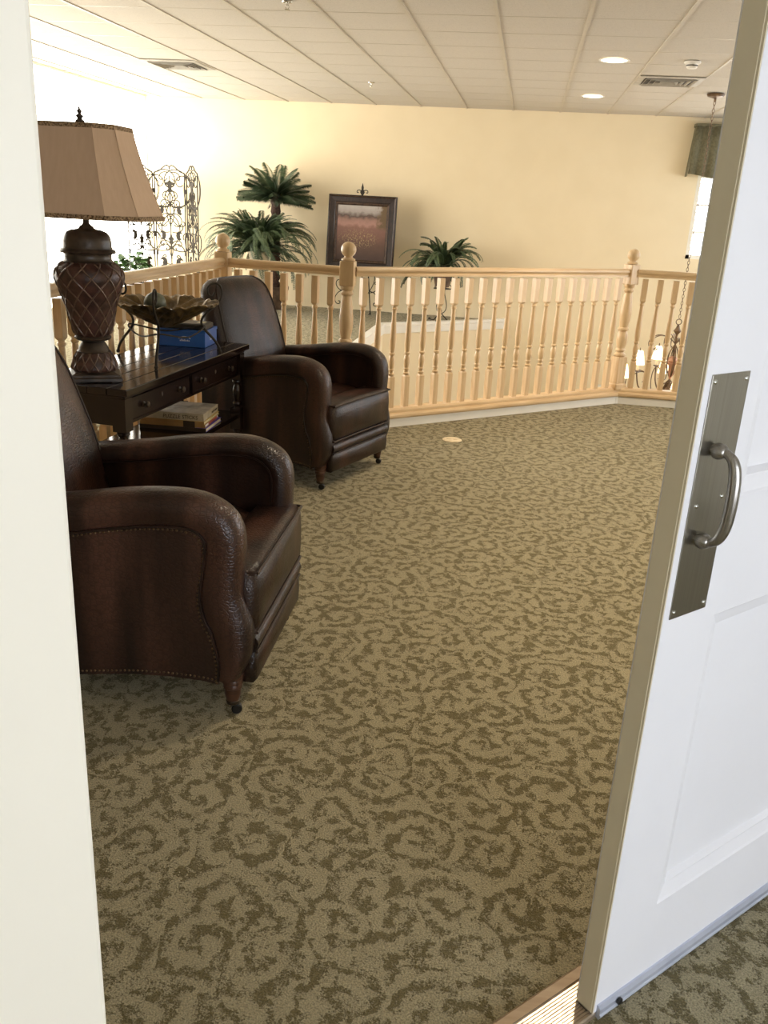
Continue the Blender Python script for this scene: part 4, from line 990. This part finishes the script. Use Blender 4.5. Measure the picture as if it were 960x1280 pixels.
m = MB(); m.lathe([(.012, .02), (.03, .015), (.055, -.005), (.06, -.03), (.045, -.05), (.06, -.055), (.06, -.065), (.035, -.09), (.03, -.18), (.014, -.24), (0, -.24)], 18); m.build('urn', 'urn_rose', chn, smooth=45)
for k in range(8):
    lo = k % 2; a = PI / 2 * (k // 2) + (0 if lo else .28); ca, sa = math.cos(a), math.sin(a)
    R = .40 if not lo else .52; zc = -.105 if not lo else -.285
    pts = [(z.real * ca, z.real * sa, z.imag) for z in scroll2d((.05, -.34), (R, zc - .07), bend=-1.2, e0=0, e1=0)] if False else spline([(.03 * ca, .03 * sa, -.30), (.12 * ca, .12 * sa, -.40 - .05 * lo), (.25 * ca, .25 * sa, -.42 - .10 * lo), (.36 * ca, .36 * sa, -.34 - .10 * lo), (R * ca, R * sa, zc - .10), (R * ca, R * sa, zc - .06)], 6)
    m = MB(); m.tube(pts, .008, 6)
    m.tube([(z.real * ca, z.real * sa, z.imag) for z in scroll2d((.05, -.30), (.20, .10), bend=-2.6, e0=0, e1=-1, k=2.6)], .006, 5)
    m.tube([(z.real * ca, z.real * sa, z.imag) for z in scroll2d((.10, -.38), (.30, -.30), bend=2.2, e0=1, e1=1, k=3)], .006, 5)
    arm = m.build('arm', 'chand_metal', chn, smooth=True)
    m = MB(); m.lathe([(.005, -.075), (.035, -.06), (.038, -.052), (.012, -.048), (0, -.048)], 14, (R * ca, R * sa, zc)); m.build('drip_cup', 'chand_metal', arm, smooth=40)
    m = MB(); m.lathe([(0, -.048), (.014, -.048), (.014, .03), (0, .03)], 10, (R * ca, R * sa, zc)); m.build('candle', 'candle', arm, smooth=40)
    m = MB(); secs = []
    m.lathe([(.068, .02), (.066, .03), (.055, .09), (.042, .15), (.032, .175)], 18, (R * ca, R * sa, zc)); m.build('lamp_shade', 'shade_glow', arm, smooth=60)
    m = MB(); m.lathe([(.004, .175), (.010, .178), (.011, .186), (.005, .192), (.006, .20), (0, .21)], 8, (R * ca, R * sa, zc)); m.build('shade_finial', 'chand_metal', arm, smooth=True)

# ------------------------------------------------------------------ ceiling fixtures
def downlight(x, y, label, watt, cone=125):
    t = thing('recessed_light', label, 'light', (x, y, CEIL), 0, 'recessed ceiling lights')
    m = MB(); m.lathe([(.105, -.001), (.128, -.001), (.130, -.005), (.125, -.007), (.108, -.006), (.105, -.003), (.105, -.001)], 28, cap=False); m.build('trim_ring', 'plastic_white', t, smooth=40)
    m = MB(); m.lathe([(0, -.0038), (.106, -.0038), (.106, -.0015), (0, -.0015)], 24); m.build('lens', 'lamp_glow', t)
    l = bpy.data.lights.new('downlight', 'SPOT'); l.energy = watt; l.color = (1.0, .83, .61); l.spot_size = math.radians(cone); l.spot_blend = .8; l.shadow_soft_size = .07
    lo = bpy.data.objects.new('downlight_beam', l); COL.objects.link(lo); lo.location = (0, 0, -.02); lo.parent = t
    return t
downlight(.574, 8.33, 'nearer and larger of the two lit recessed ceiling lights', LAMP_W)
downlight(.560, 10.80, 'farther and smaller lit recessed ceiling light close to the far wall', LAMP_W)
downlight(.10, 1.75, 'lit recessed ceiling light above the doorway carpet', DOOR_LAMP_W)
downlight(.574, 3.39, 'added unseen ceiling light brightening the open carpet', LAMP_W * 5.0, 105)  # extra lamp out of view, added to brighten the middle carpet
downlight(.574, 5.86, 'added unseen ceiling light between the far armchair and the door', LAMP_W * 4.6, 105)  # second added lamp above the frame, lifts the carpet farther back
def vent(x, y, label):
    t = thing('air_vent', label, 'vent', (x, y, CEIL), 0, 'square ceiling air vents')
    q = .295
    m = MB(); m.loft([[(sx * a, sy * a, z) for sx, sy in ((-1, -1), (1, -1), (1, 1), (-1, 1))] for a, z in ((q, -.001), (q, -.008), (q - .05, -.014), (q - .06, -.006))], cap=False); m.build('frame', 'vent_metal', t)
    MB().box(-q + .055, q - .055, -q + .055, q - .055, -.004, -.002).build('backing', 'vent_dark', t)
    for k in range(4):
        a = q - .075 - k * .05
        m = MB(); m.loft([[(sx * b, sy * b, z) for sx, sy in ((-1, -1), (1, -1), (1, 1), (-1, 1))] for b, z in ((a, -.005), (a + .012, -.022), (a + .009, -.023), (a - .003, -.005))], cap=False); m.build('louvre', 'vent_metal', t)
vent(TB0 - 2.5 * TBP, CR0 + 4.5 * TBP, 'square ceiling air vent at the left, above the lamp')
vent(TB0 + 5.5 * TBP, CR0 + 4.5 * TBP, 'square ceiling air vent at the right, beside the smoke detector')
sd = thing('smoke_detector', 'white round smoke detector on the ceiling near the right vent', 'detector', (1.203, 8.29, CEIL))
m = MB(); m.lathe([(0, -.001), (.068, -.001), (.068, -.012), (.060, -.018), (0, -.018)], 24); m.build('base', 'plastic_white', sd, smooth=40)
m = MB(); m.lathe([(.045, -.018), (.046, -.040), (.036, -.052), (0, -.054)], 20); m.build('sensor', 'plastic_white', sd, smooth=40)
m = MB(); m.lathe([(.0465, -.026), (.048, -.028), (.048, -.034), (.0465, -.036)], 20); m.build('slot', 'vent_dark', sd)
def sprinkler(x, y, label):
    t = thing('fire_sprinkler', label, 'sprinkler', (x, y, CEIL), 0, 'ceiling fire sprinklers')
    m = MB(); m.lathe([(0, -.001), (.036, -.001), (.034, -.006), (.014, -.010), (0, -.010)], 18); m.build('escutcheon', 'chrome', t, smooth=40)
    m = MB(); m.lathe([(0, -.010), (.010, -.010), (.009, -.022), (0, -.022)], 10); m.tube([(.009, 0, -.02), (.013, 0, -.032), (.004, 0, -.045)], .0022, 5); m.tube([(-.009, 0, -.02), (-.013, 0, -.032), (-.004, 0, -.045)], .0022, 5); m.build('nozzle', 'chrome', t, smooth=40)
    m = MB(); m.lathe([(0, -.045), (.018, -.046), (.018, -.048), (0, -.049)], 12); m.build('deflector', 'chrome', t)
sprinkler(-1.729, 6.38, 'chrome fire sprinkler at the top edge of the picture')
sprinkler(-1.846, 10.33, 'small chrome fire sprinkler above the painting')

# ------------------------------------------------------------------ floor outlet cover
fo = thing('floor_outlet', 'small round brass outlet cover in the carpet by the railing', 'outlet', (-.363, 5.70, 0))
m = MB(); m.lathe([(0, .001), (.066, .001), (.066, .004), (.058, .008), (.05, .008), (0, .008)], 24); m.build('cover_plate', 'outlet_brass', fo, smooth=40)
for s in (-1, 1): MB().lathe([(0, .008), (.017, .008), (.016, .0105), (0, .0105)], 14, (s * .022, 0, 0)).build('flip_lid', 'outlet_brass', fo, smooth=40)
